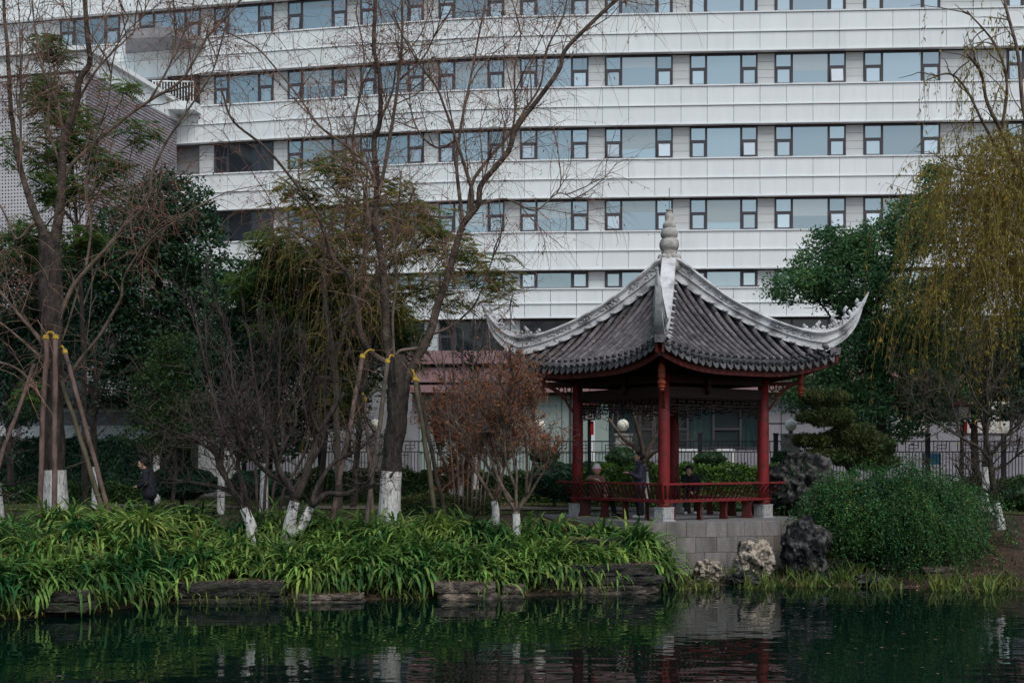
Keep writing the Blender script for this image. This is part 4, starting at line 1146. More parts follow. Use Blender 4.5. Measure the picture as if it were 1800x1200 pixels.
# ------------------------------------------------------------------ stakes that prop up the two willows
def stake(label, top, bot, Y0, Y1, r, m, strap=None):
    a = P(*top, Y0); g = P(*bot, Y1); g[2] = min(g[2], float(gz(g[0], Y1)) - .05) if bot[1] < 905 else g[2]
    d = g - a
    t = thing('support_pole', label, 'pole', tuple(g), 0, 'wooden poles propping the willows')
    rel = a - g; r = r * .78
    u = np.linspace(0, 1, 9)[:, None]
    pts = rel * u + np.concatenate([[[0, 0, 0]], rng.normal(0, .012, (7, 3)), [[0, 0, 0]]])
    MB().tube(pts, np.linspace(r * 1.12, r, 9), 8).build('shaft', m, t, smooth=True)
    if strap is not None:
        dn = nrm(rel)
        s = MB(); s.tube([rel - dn * .02, rel - dn * .11], r * 1.2, 10)
        e = P(strap[0], strap[1], Y0 + .1) - g
        s.tube(cr([rel - dn * .05, (rel + e) / 2 + np.array([0, 0, .05]), e], 5), .022, 6)
        s.build('strap', M['yellow'], t)
stake('straight wooden pole left of the left willow trunk, yellow strap on top', (81, 588), (69, 888), 29.0, 28.4, .075, M['pole'], (90, 586))
stake('straight wooden pole in front of the left willow trunk, yellow strap on top', (98, 588), (95, 892), 28.9, 28.2, .075, M['pole'], (84, 586))
stake('slanting wooden pole right of the left willow, yellow strap on top', (113, 614), (199, 890), 29.2, 28.3, .065, M['pole'], (106, 610))
stake('mossy slanting pole right of the left willow, without strap', (108, 668), (193, 892), 29.4, 28.0, .07, M['pole_green'])
stake('pale pole slanting out of the picture left of the left willow', (60, 640), (-42, 880), 29.4, 28.4, .06, M['pole'])
stake('long slanting pole left of the middle willow, yellow strap on top', (638, 622), (577, 884), 29.2, 28.0, .07, M['pole'], (658, 616))
stake('pale slanting pole in front of the middle willow, yellow strap on top', (682, 630), (637, 886), 29.0, 28.0, .065, M['bark_pale'], (692, 626))
stake('short thin pole between the two slanting poles of the middle willow', (641, 697), (657, 850), 29.6, 29.4, .05, M['pole'], (636, 694))
stake('mossy pole right of the middle willow, yellow strap on top', (729, 662), (765, 905), 29.4, 28.2, .065, M['pole_green'], (724, 650))
stake('dark slanting pole right of the middle willow behind the mossy one', (732, 664), (790, 890), 29.8, 29.0, .06, M['bark'], (726, 655))

# ------------------------------------------------------------------ people
def capsules(caps):
    b = MB()
    for (p, q, r0, r1) in caps:
        p = np.array(p, float); q = np.array(q, float); d = q - p; L = np.linalg.norm(d)
        dn = d / L if L > 1e-6 else np.array([0, 0, 1.])
        m = 5; th = np.linspace(math.pi / 2, 0, m)
        ring = [(p - dn * r0 * math.sin(a), max(r0 * math.cos(a), .001)) for a in th] + [(q + dn * r1 * math.sin(a), max(r1 * math.cos(a), .001)) for a in th[::-1]]
        pts = np.array([x[0] for x in ring]); rad = np.array([x[1] for x in ring])
        ref = np.array([1., 0, 0]) if abs(dn[2]) > .9 else np.array([0, 0, 1.])
        A_ = nrm(np.cross(dn, ref)); B_ = np.cross(dn, A_); t = np.arange(12) / 12 * 2 * math.pi
        R = pts[:, None] + rad[:, None, None] * (np.cos(t)[:, None] * A_ + np.sin(t)[:, None] * B_)
        b.loft(R)
    return b
def fused(b, name, m, parent, vox=.012, smooth=3):
    """one continuous skin over the overlapping volumes"""
    o = b.build(name, m, parent, True)
    r = o.modifiers.new('fuse', 'REMESH'); r.mode = 'VOXEL'; r.voxel_size = vox; r.use_smooth_shade = True
    s = o.modifiers.new('smooth', 'SMOOTH'); s.iterations = smooth; s.factor = .5
    return o
def hand_caps(wr, d, side):
    """palm, four fingers of unequal length and a thumb; d points along the hand"""
    wr = np.array(wr, float); d = nrm(d); s = nrm(np.cross(d, (0, 0, 1.)) if abs(d[2]) < .9 else np.array([1., 0, 0])); u = np.cross(s, d)
    c = [(wr, wr + d * .07, .026, .030), (wr + d * .03 + s * .015, wr + d * .07 + s * .02, .022, .022), (wr + d * .03 - s * .015, wr + d * .07 - s * .02, .022, .022)]
    for i, (o_, L) in enumerate(((-.030, .055), (-.010, .072), (.010, .078), (.029, .066))):
        k0 = wr + d * .085 + s * o_; k1 = k0 + nrm(d + u * -.25) * L * .55; k2 = k1 + nrm(d + u * -.8) * L * .45
        c += [(k0 - d * .02, k1, .0105, .0095), (k1, k2, .0095, .008)]
    b0 = wr + d * .02 + s * .025 * side; b1 = b0 + nrm(d + s * 1.0 * side) * .045; b2 = b1 + nrm(d + s * .3 * side) * .035
    c += [(b0, b1, .013, .012), (b1, b2, .012, .009)]
    return c
def head_parts(c, face, hair_r=1.0):
    """skull, jaw, nose, brow, ears as volumes; face = horizontal facing direction"""
    c = np.array(c, float); f = nrm(np.array([face[0], face[1], face[2] if len(face) > 2 else 0.])); s = nrm(np.cross(f, (0, 0, 1.))); u = np.cross(s, f)
    caps = [(c + u * .035 - f * .015, c + u * .03 + f * .02, .088, .082), (c - u * .03 + f * .02, c - u * .065 + f * .045, .068, .042),
            (c + f * .095 + u * .005, c + f * .112 - u * .022, .012, .016), (c + f * .088 + u * .028 - s * .035, c + f * .088 + u * .028 + s * .035, .014, .014),
            (c + f * .085 - u * .055 - s * .018, c + f * .085 - u * .055 + s * .018, .011, .011)]
    for sd in (-1, 1):
        caps.append((c + s * sd * .083 - f * .01 + u * .015, c + s * sd * .085 - f * .005 - u * .02, .017, .013))
        caps.append((c + f * .07 + s * sd * .045 - u * .02, c + f * .065 + s * sd * .05 - u * .03, .024, .02))
    return caps, f, s, u
def eyes(c, f, s, u, parent):
    b = MB()
    for sd in (-1, 1): b.ellipsoid(np.array(c) + f * .090 + s * sd * .032 + u * .008, (.012, .012, .008), 8, 5)
    b.build('eyes', M['hair'], parent)
    MB().tube([np.array(c) + f * .094 - u * .055 - s * .022, np.array(c) + f * .100 - u * .056, np.array(c) + f * .094 - u * .055 + s * .022], .004, 5).build('mouth', M['lantern_red'], parent)

def person(label, base, body_caps, hand_list, head_c, face, garments, group='people at the pavilion'):
    t = thing('person', label, 'person', tuple(base), 0, group)
    off = -np.array(base, float)
    def sh(caps): return [(np.array(p) + off, np.array(q) + off, a, c) for p, q, a, c in caps]
    hp, f, s, u = head_parts(head_c, face)
    caps = list(body_caps) + hp
    for wr, d, sd in hand_list: caps += hand_caps(wr, d, sd)
    body = fused(capsules(sh(caps)), 'body', M['skin'], t, .0085, 1)
    eyes(np.array(head_c) + off, f, s, u, body)
    for name, m, caps, vox in garments:
        fused(capsules(sh(caps)), name, M[m], t, vox, 2)
    return t, f, s, u
V3 = lambda *a: np.array(a, float)
def sleeve(a, b_, c, r0=.068, r1=.058, r2=.048): return [(a, b_, r0, r1), (b_, c, r1, r2)]
def quilt(p, q, r0, r1, n=9, amp=.018):
    p, q = V3(*p), V3(*q); out = []
    for i in range(n):
        t0 = (i + .5) / n; c = p + (q - p) * t0; r = r0 + (r1 - r0) * t0; d = (q - p) / n * .18
        out.append((c - d, c + d, r, r))
    return out + [(p, q, r0 - amp, r1 - amp)]
# 1: seated at the left bench, arm over the rail
hc = P(1049, 827, 31.6); nk = V3(hc[0], hc[1] + .03, hc[2] - .13)
hip = V3(2.16, 31.85, 1.96); ch = V3(2.12, 31.68, 2.22); sL = V3(1.97, 31.62, 2.33); sR = V3(2.28, 31.66, 2.33)
eL, hL = V3(1.92, 31.44, 2.33), V3(2.08, 31.24, 2.325)
eR, hR = V3(2.36, 31.55, 2.12), V3(2.34, 31.45, 1.98)
k1, k2 = V3(2.50, 31.62, 1.93), V3(2.52, 31.95, 1.93); f1, f2 = V3(2.58, 31.62, 1.43), V3(2.62, 31.98, 1.43)
person('seated person in brown fleece coat and pink white beanie leaning over the pavilion rail', (2.16, 31.8, FZ),
       [(hip, ch, .11, .11), (ch, nk, .10, .05), (nk, hc, .05, .05)] + sleeve(sL, eL, hL, .045, .04, .03) + sleeve(sR, eR, hR, .045, .04, .03) + [(hip, k1, .08, .06), (hip, k2, .08, .06), (k1, f1, .055, .04), (k2, f2, .055, .04)],
       [(hL, V3(.8, -.5, -.15), 1), (hR, V3(0, -.1, -1), 1)], hc, (.25, -1, -.1),
       [('coat', 'coat_brown', [(hip + V3(0, 0, -.06), ch, .175, .165), (ch, nk + V3(0, 0, -.03), .16, .085), (sL, sR, .09, .09)] + sleeve(sL, eL, hL - nrm(hL - eL) * .03) + sleeve(sR, eR, hR + V3(0, 0, .03)), .014),
        ('trousers', 'cloth_black', [(hip, k1, .115, .085), (hip + V3(0, .1, 0), k2, .115, .085), (k1, f1 + V3(0, 0, .06), .08, .06), (k2, f2 + V3(0, 0, .06), .08, .06)], .016),
        ('shoes', 'cloth_black', [(f1 + V3(-.03, 0, -.02), f1 + V3(.15, -.03, -.03), .045, .04), (f2 + V3(-.03, 0, -.02), f2 + V3(.15, -.03, -.03), .045, .04)], .012),
        ('beanie', 'beanie', [(hc + V3(0, .012, .075), hc + V3(.0, .015, .10), .108, .098), (hc + V3(0, .01, .05), hc + V3(0, .01, .055), .108, .108)], .01),
        ('beanie_brim', 'pink', [(hc + V3(.096 * math.cos(a_), .012 + .096 * math.sin(a_), .042), hc + V3(.096 * math.cos(a_ + .5), .012 + .096 * math.sin(a_ + .5), .042), .03, .03) for a_ in np.arange(0, 6.28, .5)], .01)])
# 2: standing in profile, arm held out to the left
hc = P(1122, 804, 31.25); nk = hc + V3(.015, 0, -.13); x0 = hc[0] + .03; Y2 = 31.25
hip = V3(x0 + .0, Y2, 2.22); ch = V3(x0 + .03, Y2, 2.58); sL = V3(x0 + .02, Y2 - .17, 2.64); sR = V3(x0 + .04, Y2 + .17, 2.64)
eL, hL = V3(x0 - .02, Y2 - .24, 2.36), V3(x0 - .30, Y2 - .22, 2.49)
eR, hR = V3(x0 + .05, Y2 + .25, 2.38), V3(x0 - .06, Y2 + .26, 2.20)
k1, k2 = V3(x0 - .03, Y2 - .09, 1.85), V3(x0 + .05, Y2 + .09, 1.85); f1, f2 = V3(x0 - .02, Y2 - .09, 1.45), V3(x0 + .07, Y2 + .1, 1.45)
person('standing person in navy puffer jacket with dark bun holding an arm out in the pavilion', (x0, Y2, FZ),
       [(hip, ch, .12, .12), (ch, nk, .10, .05), (nk, hc, .05, .05)] + sleeve(sL, eL, hL, .045, .04, .03) + sleeve(sR, eR, hR, .045, .04, .03) + [(hip, k1, .08, .06), (hip, k2, .08, .06), (k1, f1, .055, .04), (k2, f2, .055, .04)],
       [(hL, V3(-1, 0, .12), 1), (hR, V3(-.3, 0, -1), 1)], hc, (-1, -.12, -.02),
       [('puffer_jacket', 'puffer', quilt(hip + V3(0, -.06, -.10), ch + V3(0, -.06, 0), .165, .15) + quilt(hip + V3(0, .06, -.10), ch + V3(0, .06, 0), .165, .15) + [(ch, nk + V3(0, 0, -.02), .13, .075), (sL, sR, .085, .085), (nk + V3(0, 0, -.05), nk + V3(0, 0, .03), .075, .07)] + quilt(sL, eL, .082, .072, 5, .012) + quilt(eL, hL + V3(.04, 0, 0), .07, .055, 5, .012) + quilt(sR, eR, .082, .072, 5, .012) + quilt(eR, hR + V3(.02, 0, .03), .07, .055, 5, .012), .012),
        ('trousers', 'cloth_black', [(hip + V3(0, -.05, -.05), k1, .115, .085), (hip + V3(0, .05, -.05), k2, .115, .085), (k1, f1, .082, .065), (k2, f2, .082, .065)], .016),
        ('shoes', 'shoe', [(f1 + V3(.02, 0, -.045), f1 + V3(-.15, 0, -.055), .045, .036), (f2 + V3(.02, 0, -.045), f2 + V3(-.15, 0, -.055), .045, .036)], .012),
        ('hair', 'hair', [(hc + V3(.03, 0, .05), hc + V3(.045, 0, .02), .095, .085), (hc + V3(-.03, 0, .085), hc + V3(.03, 0, .08), .055, .07), (hc + V3(.12, 0, .03), hc + V3(.14, 0, .02), .055, .05)], .01)])
# 3: seated at the back, dark clothes and hat
hc = P(1211, 829, 33.6); nk = hc + V3(.01, .05, -.12)
hip = V3(4.86, 33.85, 1.97); ch = V3(4.82, 33.72, 2.24); sL = V3(4.64, 33.68, 2.32); sR = V3(5.0, 33.78, 2.32)
eL, hL = V3(4.60, 33.45, 2.10), V3(4.70, 33.25, 1.98); eR, hR = V3(5.05, 33.55, 2.10), V3(4.88, 33.32, 1.97)
k1, k2 = V3(4.66, 33.38, 1.90), V3(4.92, 33.42, 1.90); f1, f2 = V3(4.64, 33.3, 1.43), V3(4.9, 33.35, 1.43)
person('seated person in black coat and dark knitted hat at the back of the pavilion', (4.86, 33.7, FZ),
       [(hip, ch, .12, .12), (ch, nk, .10, .05), (nk, hc, .05, .05)] + sleeve(sL, eL, hL, .045, .04, .03) + sleeve(sR, eR, hR, .045, .04, .03) + [(hip, k1, .08, .06), (hip, k2, .08, .06), (k1, f1, .055, .04), (k2, f2, .055, .04)],
       [(hL, V3(.5, -.5, -.3), 1), (hR, V3(-.5, -.4, -.3), -1)], hc, (-.35, -1, -.25),
       [('coat', 'cloth_black', [(hip, ch, .19, .18), (ch, nk + V3(0, 0, -.02), .17, .10), (sL, sR, .1, .1)] + sleeve(sL, eL, hL, .085, .07, .055) + sleeve(sR, eR, hR, .085, .07, .055), .014),
        ('trousers', 'cloth_black', [(hip, k1, .115, .085), (hip, k2, .115, .085), (k1, f1, .08, .06), (k2, f2, .08, .06)], .016),
        ('shoes', 'shoe', [(f1 + V3(0, 0, -.03), f1 + V3(-.05, -.14, -.035), .045, .036), (f2 + V3(0, 0, -.03), f2 + V3(-.05, -.14, -.035), .045, .036)], .012),
        ('hat', 'cloth_navy', [(hc + V3(0, .03, .07), hc + V3(0, .03, .09), .108, .1)] + [(hc + V3(.1 * math.cos(a_), .03 + .09 * math.sin(a_), .04), hc + V3(.1 * math.cos(a_ + .5), .03 + .09 * math.sin(a_ + .5), .04), .03, .03) for a_ in np.arange(0, 6.28, .5)], .01)])
# 4: standing in the shade at the left
Y4 = 29.6; hc = P(251, 816, Y4); x0 = hc[0] + .08; g4 = float(gz(x0, Y4)); nk = hc + V3(.06, 0, -.12)
hip = V3(x0 + .08, Y4, g4 + .78); ch = V3(x0 + .05, Y4, g4 + 1.12); sL = V3(x0 + .03, Y4 - .17, g4 + 1.18); sR = V3(x0 + .05, Y4 + .17, g4 + 1.18)
eL, hL = V3(x0 + .06, Y4 - .24, g4 + .92), V3(x0 - .12, Y4 - .18, g4 + .84); eR, hR = V3(x0 + .06, Y4 + .24, g4 + .92), V3(x0 - .1, Y4 + .18, g4 + .84)
k1, k2 = V3(x0 + .04, Y4 - .09, g4 + .42), V3(x0 + .08, Y4 + .09, g4 + .42); f1, f2 = V3(x0 + .06, Y4 - .09, g4 + .07), V3(x0 + .1, Y4 + .1, g4 + .07)
person('standing person in dark jacket with pale collar and black cap behind the left ferns', (x0, Y4, g4),
       [(hip, ch, .12, .12), (ch, nk, .10, .05), (nk, hc, .05, .05)] + sleeve(sL, eL, hL, .045, .04, .03) + sleeve(sR, eR, hR, .045, .04, .03) + [(hip, k1, .08, .06), (hip, k2, .08, .06), (k1, f1, .055, .04), (k2, f2, .055, .04)],
       [(hL, V3(-1, .2, -.1), 1), (hR, V3(-1, -.2, -.1), -1)], hc, (-1, -.2, -.25),
       [('jacket', 'cloth_navy', [(hip + V3(0, -.04, -.12), ch, .17, .16), (hip + V3(0, .04, -.12), ch, .17, .16), (ch, nk + V3(0, 0, -.03), .14, .08), (sL, sR, .09, .09)] + sleeve(sL, eL, hL, .08, .07, .055) + sleeve(sR, eR, hR, .08, .07, .055), .014),
        ('collar', 'white', [(nk + V3(.03, -.05, -.02), nk + V3(-.06, -.08, -.07), .03, .022)], .01),
        ('trousers', 'cloth_black', [(hip, k1, .115, .085), (hip, k2, .115, .085), (k1, f1, .08, .06), (k2, f2, .08, .06)], .016),
        ('cap', 'cloth_black', [(hc + V3(.02, 0, .06), hc + V3(.03, 0, .08), .1, .09), (hc + V3(-.07, 0, .06), hc + V3(-.14, -.02, .045), .05, .03)], .01),
        ('shoes', 'cloth_black', [(f1 + V3(.02, 0, -.02), f1 + V3(-.15, 0, -.03), .045, .036), (f2 + V3(.02, 0, -.02), f2 + V3(-.15, 0, -.03), .045, .036)], .012)], group=None)

# ------------------------------------------------------------------ plants: helpers
def resample(p, K=24):
    p = np.asarray(p, float); d = np.concatenate([[0], np.cumsum(np.linalg.norm(np.diff(p, axis=0), axis=1))])
    s = np.linspace(0, d[-1], K); return np.stack([np.interp(s, d, p[:, i]) for i in range(3)], 1)
def sprout(par, n, ln, wt=.6, wr=.6, up=.2, grav=0.0, m=6, wander=.18, t0=.15, t1=1.0, drift=(0, 0, 0), tp=1.0):
    """n shoots from parent polylines par (Np,K,3); returns (n,m,3)"""
    par = np.asarray(par); Np, K = par.shape[:2]
    L = np.linalg.norm(np.diff(par, axis=1), axis=2).sum(1)
    idx = rng.choice(Np, n, p=L / L.sum())
    t = (t0 + (t1 - t0) * rng.random(n) ** tp) * (K - 1.001); i = t.astype(int); f = (t - i)[:, None]
    pos = par[idx, i] * (1 - f) + par[idx, i + 1] * f
    tan = nrm(par[idx, i + 1] - par[idx, i])
    d = nrm(tan * wt + rng.normal(size=(n, 3)) * wr + np.array([0, 0, up]) + np.asarray(drift))
    step = (rng.uniform(*ln, n) / (m - 1))[:, None]
    out = np.empty((n, m, 3)); out[:, 0] = pos
    for j in range(1, m):
        d = nrm(d + rng.normal(size=(n, 3)) * wander + np.array([0, 0, grav]))
        out[:, j] = out[:, j - 1] + d * step
    return out
def taper(n, m, r0, r1, var=.3):
    return (np.linspace(r0, r1, m)[None] * rng.uniform(1 - var, 1 + var, (n, 1)))
def kites(c, s, bias=.6, wid=.3, d=None):
    """leaf-shaped quads at c (N,3), length s; d optional leaf directions"""
    n = len(c); s = np.broadcast_to(s, (n,))[:, None]
    nn = nrm(rng.normal(size=(n, 3)) + np.array([0, 0, bias]))
    a = nrm(np.cross(nn, rng.normal(size=(n, 3)))) if d is None else nrm(d)
    b = nrm(np.cross(nn, a))
    nn2 = np.cross(a, b)
    return np.stack([c - a * s * .5, c + b * s * wid + nn2 * s * .06, c + a * s * .5 - nn2 * s * .1, c - b * s * wid + nn2 * s * .06], 1)
def blobs(bl, Y, depth, nc, per, spread, shell=.22, yoff=0.0):
    """leaf centres in clumps filling ellipsoids given as (px, py, rx, ry) in photo pixels at distance Y"""
    w = np.array([b[2] * b[3] for b in bl], float); idx = rng.choice(len(bl), nc, p=w / w.sum())
    B = np.array(bl, float)[idx]
    dirs = nrm(rng.normal(size=(nc, 3))); rad = rng.random(nc)[:, None] ** shell
    dy = B[:, 4] if B.shape[1] > 4 else np.zeros(nc)
    Yc = Y + dy
    c = np.stack([(B[:, 0] - 900) / F * Yc, Yc + yoff, CAMH - (B[:, 1] - HZ) / F * Yc], 1)
    R = np.stack([B[:, 2] / F * Yc, np.minimum(depth, B[:, 2] / F * Yc * 1.1), B[:, 3] / F * Yc], 1)
    c = c + dirs * rad * R
    k = per
    out = np.repeat(c, k, 0) + rng.normal(size=(nc * k, 3)) * spread * np.array([1, 1, .6])
    return out
def px_limb(pts, Y, dy=0.0, k=5):
    """limb drawn in photo pixels; dy = how far it leans away from the camera by its end"""
    pts = np.asarray(pts, float); n = len(pts)
    t = np.linspace(0, 1, n) ** 1.3
    return cr(np.array([P(p[0], p[1], Y + dy * tt) for p, tt in zip(pts, t)]), k)
def tree_base(name, label, px, py, Y, cat='tree', group=None, z=None):
    b = P(px, py, Y); g = float(gz(b[0], Y)) if z is None else z
    return thing(name, label, cat, (b[0], Y, g), 0, group), np.array([b[0], Y, g])
def put(mb, name, m, t, base, smooth=False, **k):
    mb.v = [v - base for v in mb.v]
    return mb.build(name, m, t, smooth, **k)
def wobble_tube(mb, p, r, n=10, amp=.06):
    """bark-like uneven trunk"""
    m = len(p); r = np.asarray(r)
    R = tube_rings(p[None], np.ones((1, m)), n)[0]
    ph = rng.random(n) * 6.28; 
    rr = r[:, None] * (1 + amp * np.sin(ph[None] + np.arange(m)[:, None] * .9) + rng.normal(0, amp * .5, (m, n)))
    mb.loft(p[:, None] + (R - p[:, None]) * rr[:, :, None]); return mb
def lime(t, base, p, r, n=12):
    """whitewashed lower trunk: a thin coat just proud of the bark"""
    o = put(wobble_tube(MB(), np.asarray(p), np.asarray(r) * 1.08 + .008, n, .025), 'limewashed_base', M['limewash'], t, base)
    return o

# ------------------------------------------------------------------ the two staked willows
def willow(label, trunk, limbs, Y, m_twig, counts, leafy, base_px, lime_px, tw=.0042):
    t, base = tree_base('willow_tree', label, base_px[0], base_px[1], Y, group='bare staked willows by the pond')
    tp = px_limb([q[:2] for q in trunk], Y, 0); tr = cr(np.array([[q[2] / F * Y, 0] for q in trunk]), 5)[:, 0]
    tp[0, 2] = base[2] - .15
    put(wobble_tube(MB(), tp, tr, 14, .07), 'trunk', M['bark'], t, base)
    if lime_px:
        z0, z1 = P(0, lime_px[1], Y)[2], P(0, lime_px[0], Y)[2]
        zz = np.linspace(base[2] - .1, z1, 8); xy = np.stack([np.interp(zz, tp[:, 2], tp[:, i]) for i in range(2)], 1); rr = np.interp(zz, tp[:, 2], tr)
        lime(t, base, np.column_stack([xy, zz]), rr, 16)
    allp = []
    for lb in limbs:
        r0, r1, dy = lb[0], lb[1], lb[2]; p = px_limb(lb[3:], Y, dy); 
        rad = (r1 + (r0 - r1) * (1 - np.linspace(0, 1, len(p))) ** 1.5) * .64 / F * Y
        put(wobble_tube(MB(), p, rad, 8, .05), 'limb', M['bark_branch'] if r0 < 9 else M['bark_limb'], t, base, True)
        allp.append(resample(p))
    par = np.array(allp)
    n1, n2, n3 = counts
    s1 = sprout(par, n1, (.8, 2.4), .8, .45, .25, .01, 8, .12, .12)
    s1r = np.array([resample(p, 12) for p in s1])
    s2 = sprout(np.concatenate([s1r, par[:, ::2]]), n2, (.5, 1.5), .7, .55, .05, -.03, 7, .16, .1)
    s2r = np.array([resample(p, 12) for p in s2])
    s3 = sprout(np.concatenate([s2r, s1r]), n3, (.35, 1.3), .5, .6, -.15, -.13, 7, .14, .1)
    put(MB().tubes(s1, taper(n1, 8, .015, .006), 5).tubes(s2, taper(n2, 7, .0075, .004), 4), 'branches', M['bark_branch'], t, base, kind='stuff')
    put(MB().tubes(s3, taper(n3, 7, tw, tw * .6), 3), 'twigs', m_twig, t, base, kind='stuff')
    if leafy:
        q = s3.reshape(-1, 3)[rng.choice(n3 * 7, leafy)]
        d = nrm(rng.normal(size=(leafy, 3)) * .4 + np.array([0, 0, -1.]))
        put(MB().quads(kites(q + d * .04, rng.uniform(.05, .11, leafy), .2, .16, d)), 'dry_leaves', M['dryleaf'], t, base, kind='stuff')
    return t, base, par, s2r

willow('old bare willow with rough dark trunk, staked by poles at the left', [(98, 900, 21), (96, 850, 19), (95, 780, 18), (94, 700, 17), (92, 600, 18), (90, 520, 20), (88, 450, 19), (86, 415, 16)],
  [(13, 4, .8, (84, 430), (70, 395), (52, 350), (33, 283), (20, 200), (13, 83), (7, 17), (10, -60)),
   (15, 6, -.5, (92, 440), (104, 380), (108, 330), (113, 247), (133, 187), (140, 140), (158, 110), (153, 60), (150, 0), (155, -60)),
   (6, 2.5, .9, (110, 320), (123, 293), (157, 260), (213, 213), (263, 177), (317, 143), (345, 100), (367, 63), (413, 13), (440, -30)),
   (7, 2.2, -.8, (104, 560), (120, 520), (140, 488), (187, 437), (217, 400), (250, 368), (263, 343), (267, 307), (287, 260), (307, 227), (333, 190), (360, 150), (377, 117), (400, 33)),
   (6.5, 2, -1.2, (100, 690), (117, 667), (143, 630), (173, 593), (197, 553), (213, 523), (217, 490), (240, 450), (267, 420), (290, 400), (340, 375)),
   (7, 2.5, .6, (80, 608), (50, 572), (33, 553), (0, 513), (-40, 470)), (5, 2, -.6, (74, 630), (40, 600), (0, 567), (-50, 540)), (6, 3, -.9, (72, 700), (60, 683), (37, 653), (0, 637), (-60, 630)),
   (4, 1.5, 1.2, (37, 290), (36, 180), (35, 60), (30, -30)), (5, 2, 1.0, (113, 247), (100, 180), (75, 120), (60, 40), (55, -30)),
   (4, 1.5, -1.0, (150, 477), (160, 400), (150, 330), (165, 250), (190, 180), (200, 100), (230, 20)), (4, 1.4, .8, (133, 187), (165, 130), (200, 90), (240, 50), (262, 0)), (5, 2, .5, (60, 390), (30, 420), (10, 380), (-20, 320)),
   (4, 1.5, -.6, (110, 300), (85, 220), (95, 140), (120, 70), (110, 0)), (3.5, 1.3, .5, (263, 177), (300, 110), (310, 50), (300, -20))],
  29.6, M['twig_red'], (85, 420, 2400), 1700, (97, 890), (826, 890))
willow('tall bare willow with forked mossy trunk, staked by poles in the middle', [(684, 915, 18), (686, 860, 17), (690, 800, 17), (697, 740, 18), (700, 690, 19), (698, 650, 20), (694, 625, 17)],
  [(14, 5, -.4, (704, 690), (723, 650), (740, 617), (757, 583), (767, 543), (783, 500), (797, 450), (813, 397), (840, 360), (847, 323), (893, 267), (907, 227), (947, 173), (983, 123), (993, 90), (1033, 47), (1083, 0), (1110, -30)),
   (6, 2, .7, (822, 385), (830, 323), (853, 287), (900, 230), (920, 197), (950, 150), (960, 90), (990, 30), (1000, -30)),
   (6, 2, -.8, (828, 372), (830, 337), (817, 293), (800, 240), (783, 193), (767, 153), (747, 127), (713, 73), (690, 20)),
   (6, 2.5, .9, (815, 392), (813, 383), (803, 300), (807, 243), (820, 173), (827, 140), (837, 87), (850, 20), (860, -40)),
   (13, 5, .6, (690, 640), (680, 600), (677, 520), (670, 450), (660, 397), (663, 317), (657, 250), (668, 213), (667, 133), (657, 83), (660, 0), (655, -50)),
   (6, 3, -.7, (665, 340), (670, 323), (687, 233), (700, 143), (707, 67), (707, 0), (712, -50)),
   (9, 3, -.9, (684, 640), (650, 617), (633, 583), (623, 527), (613, 483), (583, 450), (567, 400), (550, 367), (517, 320), (467, 260), (410, 213), (390, 160)),
   (5, 1.8, 1.0, (660, 330), (657, 313), (633, 277), (600, 250), (560, 220), (527, 173), (490, 127), (450, 83), (400, 57), (370, 30)),
   (5, 2, .6, (618, 500), (640, 455), (650, 400), (640, 330), (620, 260), (630, 180), (640, 100), (625, 20)),
   (5, 2, -.6, (735, 612), (700, 618), (695, 640), (690, 560), (697, 500), (695, 440), (700, 380), (705, 300)),
   (4, 1.5, -1, (750, 590), (790, 575), (830, 540), (850, 500), (870, 440)), (4, 1.3, 1, (840, 360), (890, 350), (940, 370), (980, 340), (1010, 350)),
   (4, 1.5, .8, (668, 213), (690, 160), (700, 110), (740, 60), (760, 0)), (3.5, 1.3, -.5, (893, 267), (905, 200), (905, 120), (915, 60), (900, 0)), (3.5, 1.3, -.7, (700, 143), (745, 100), (770, 50), (800, 10)),
   (3.5, 1.3, .7, (613, 483), (570, 470), (530, 430), (500, 380), (470, 350)), (4, 1.5, .9, (807, 243), (770, 260), (735, 230), (720, 170), (735, 110))],
  29.7, M['twig_red'], (130, 680, 3800), 2600, (684, 905), (828, 905))

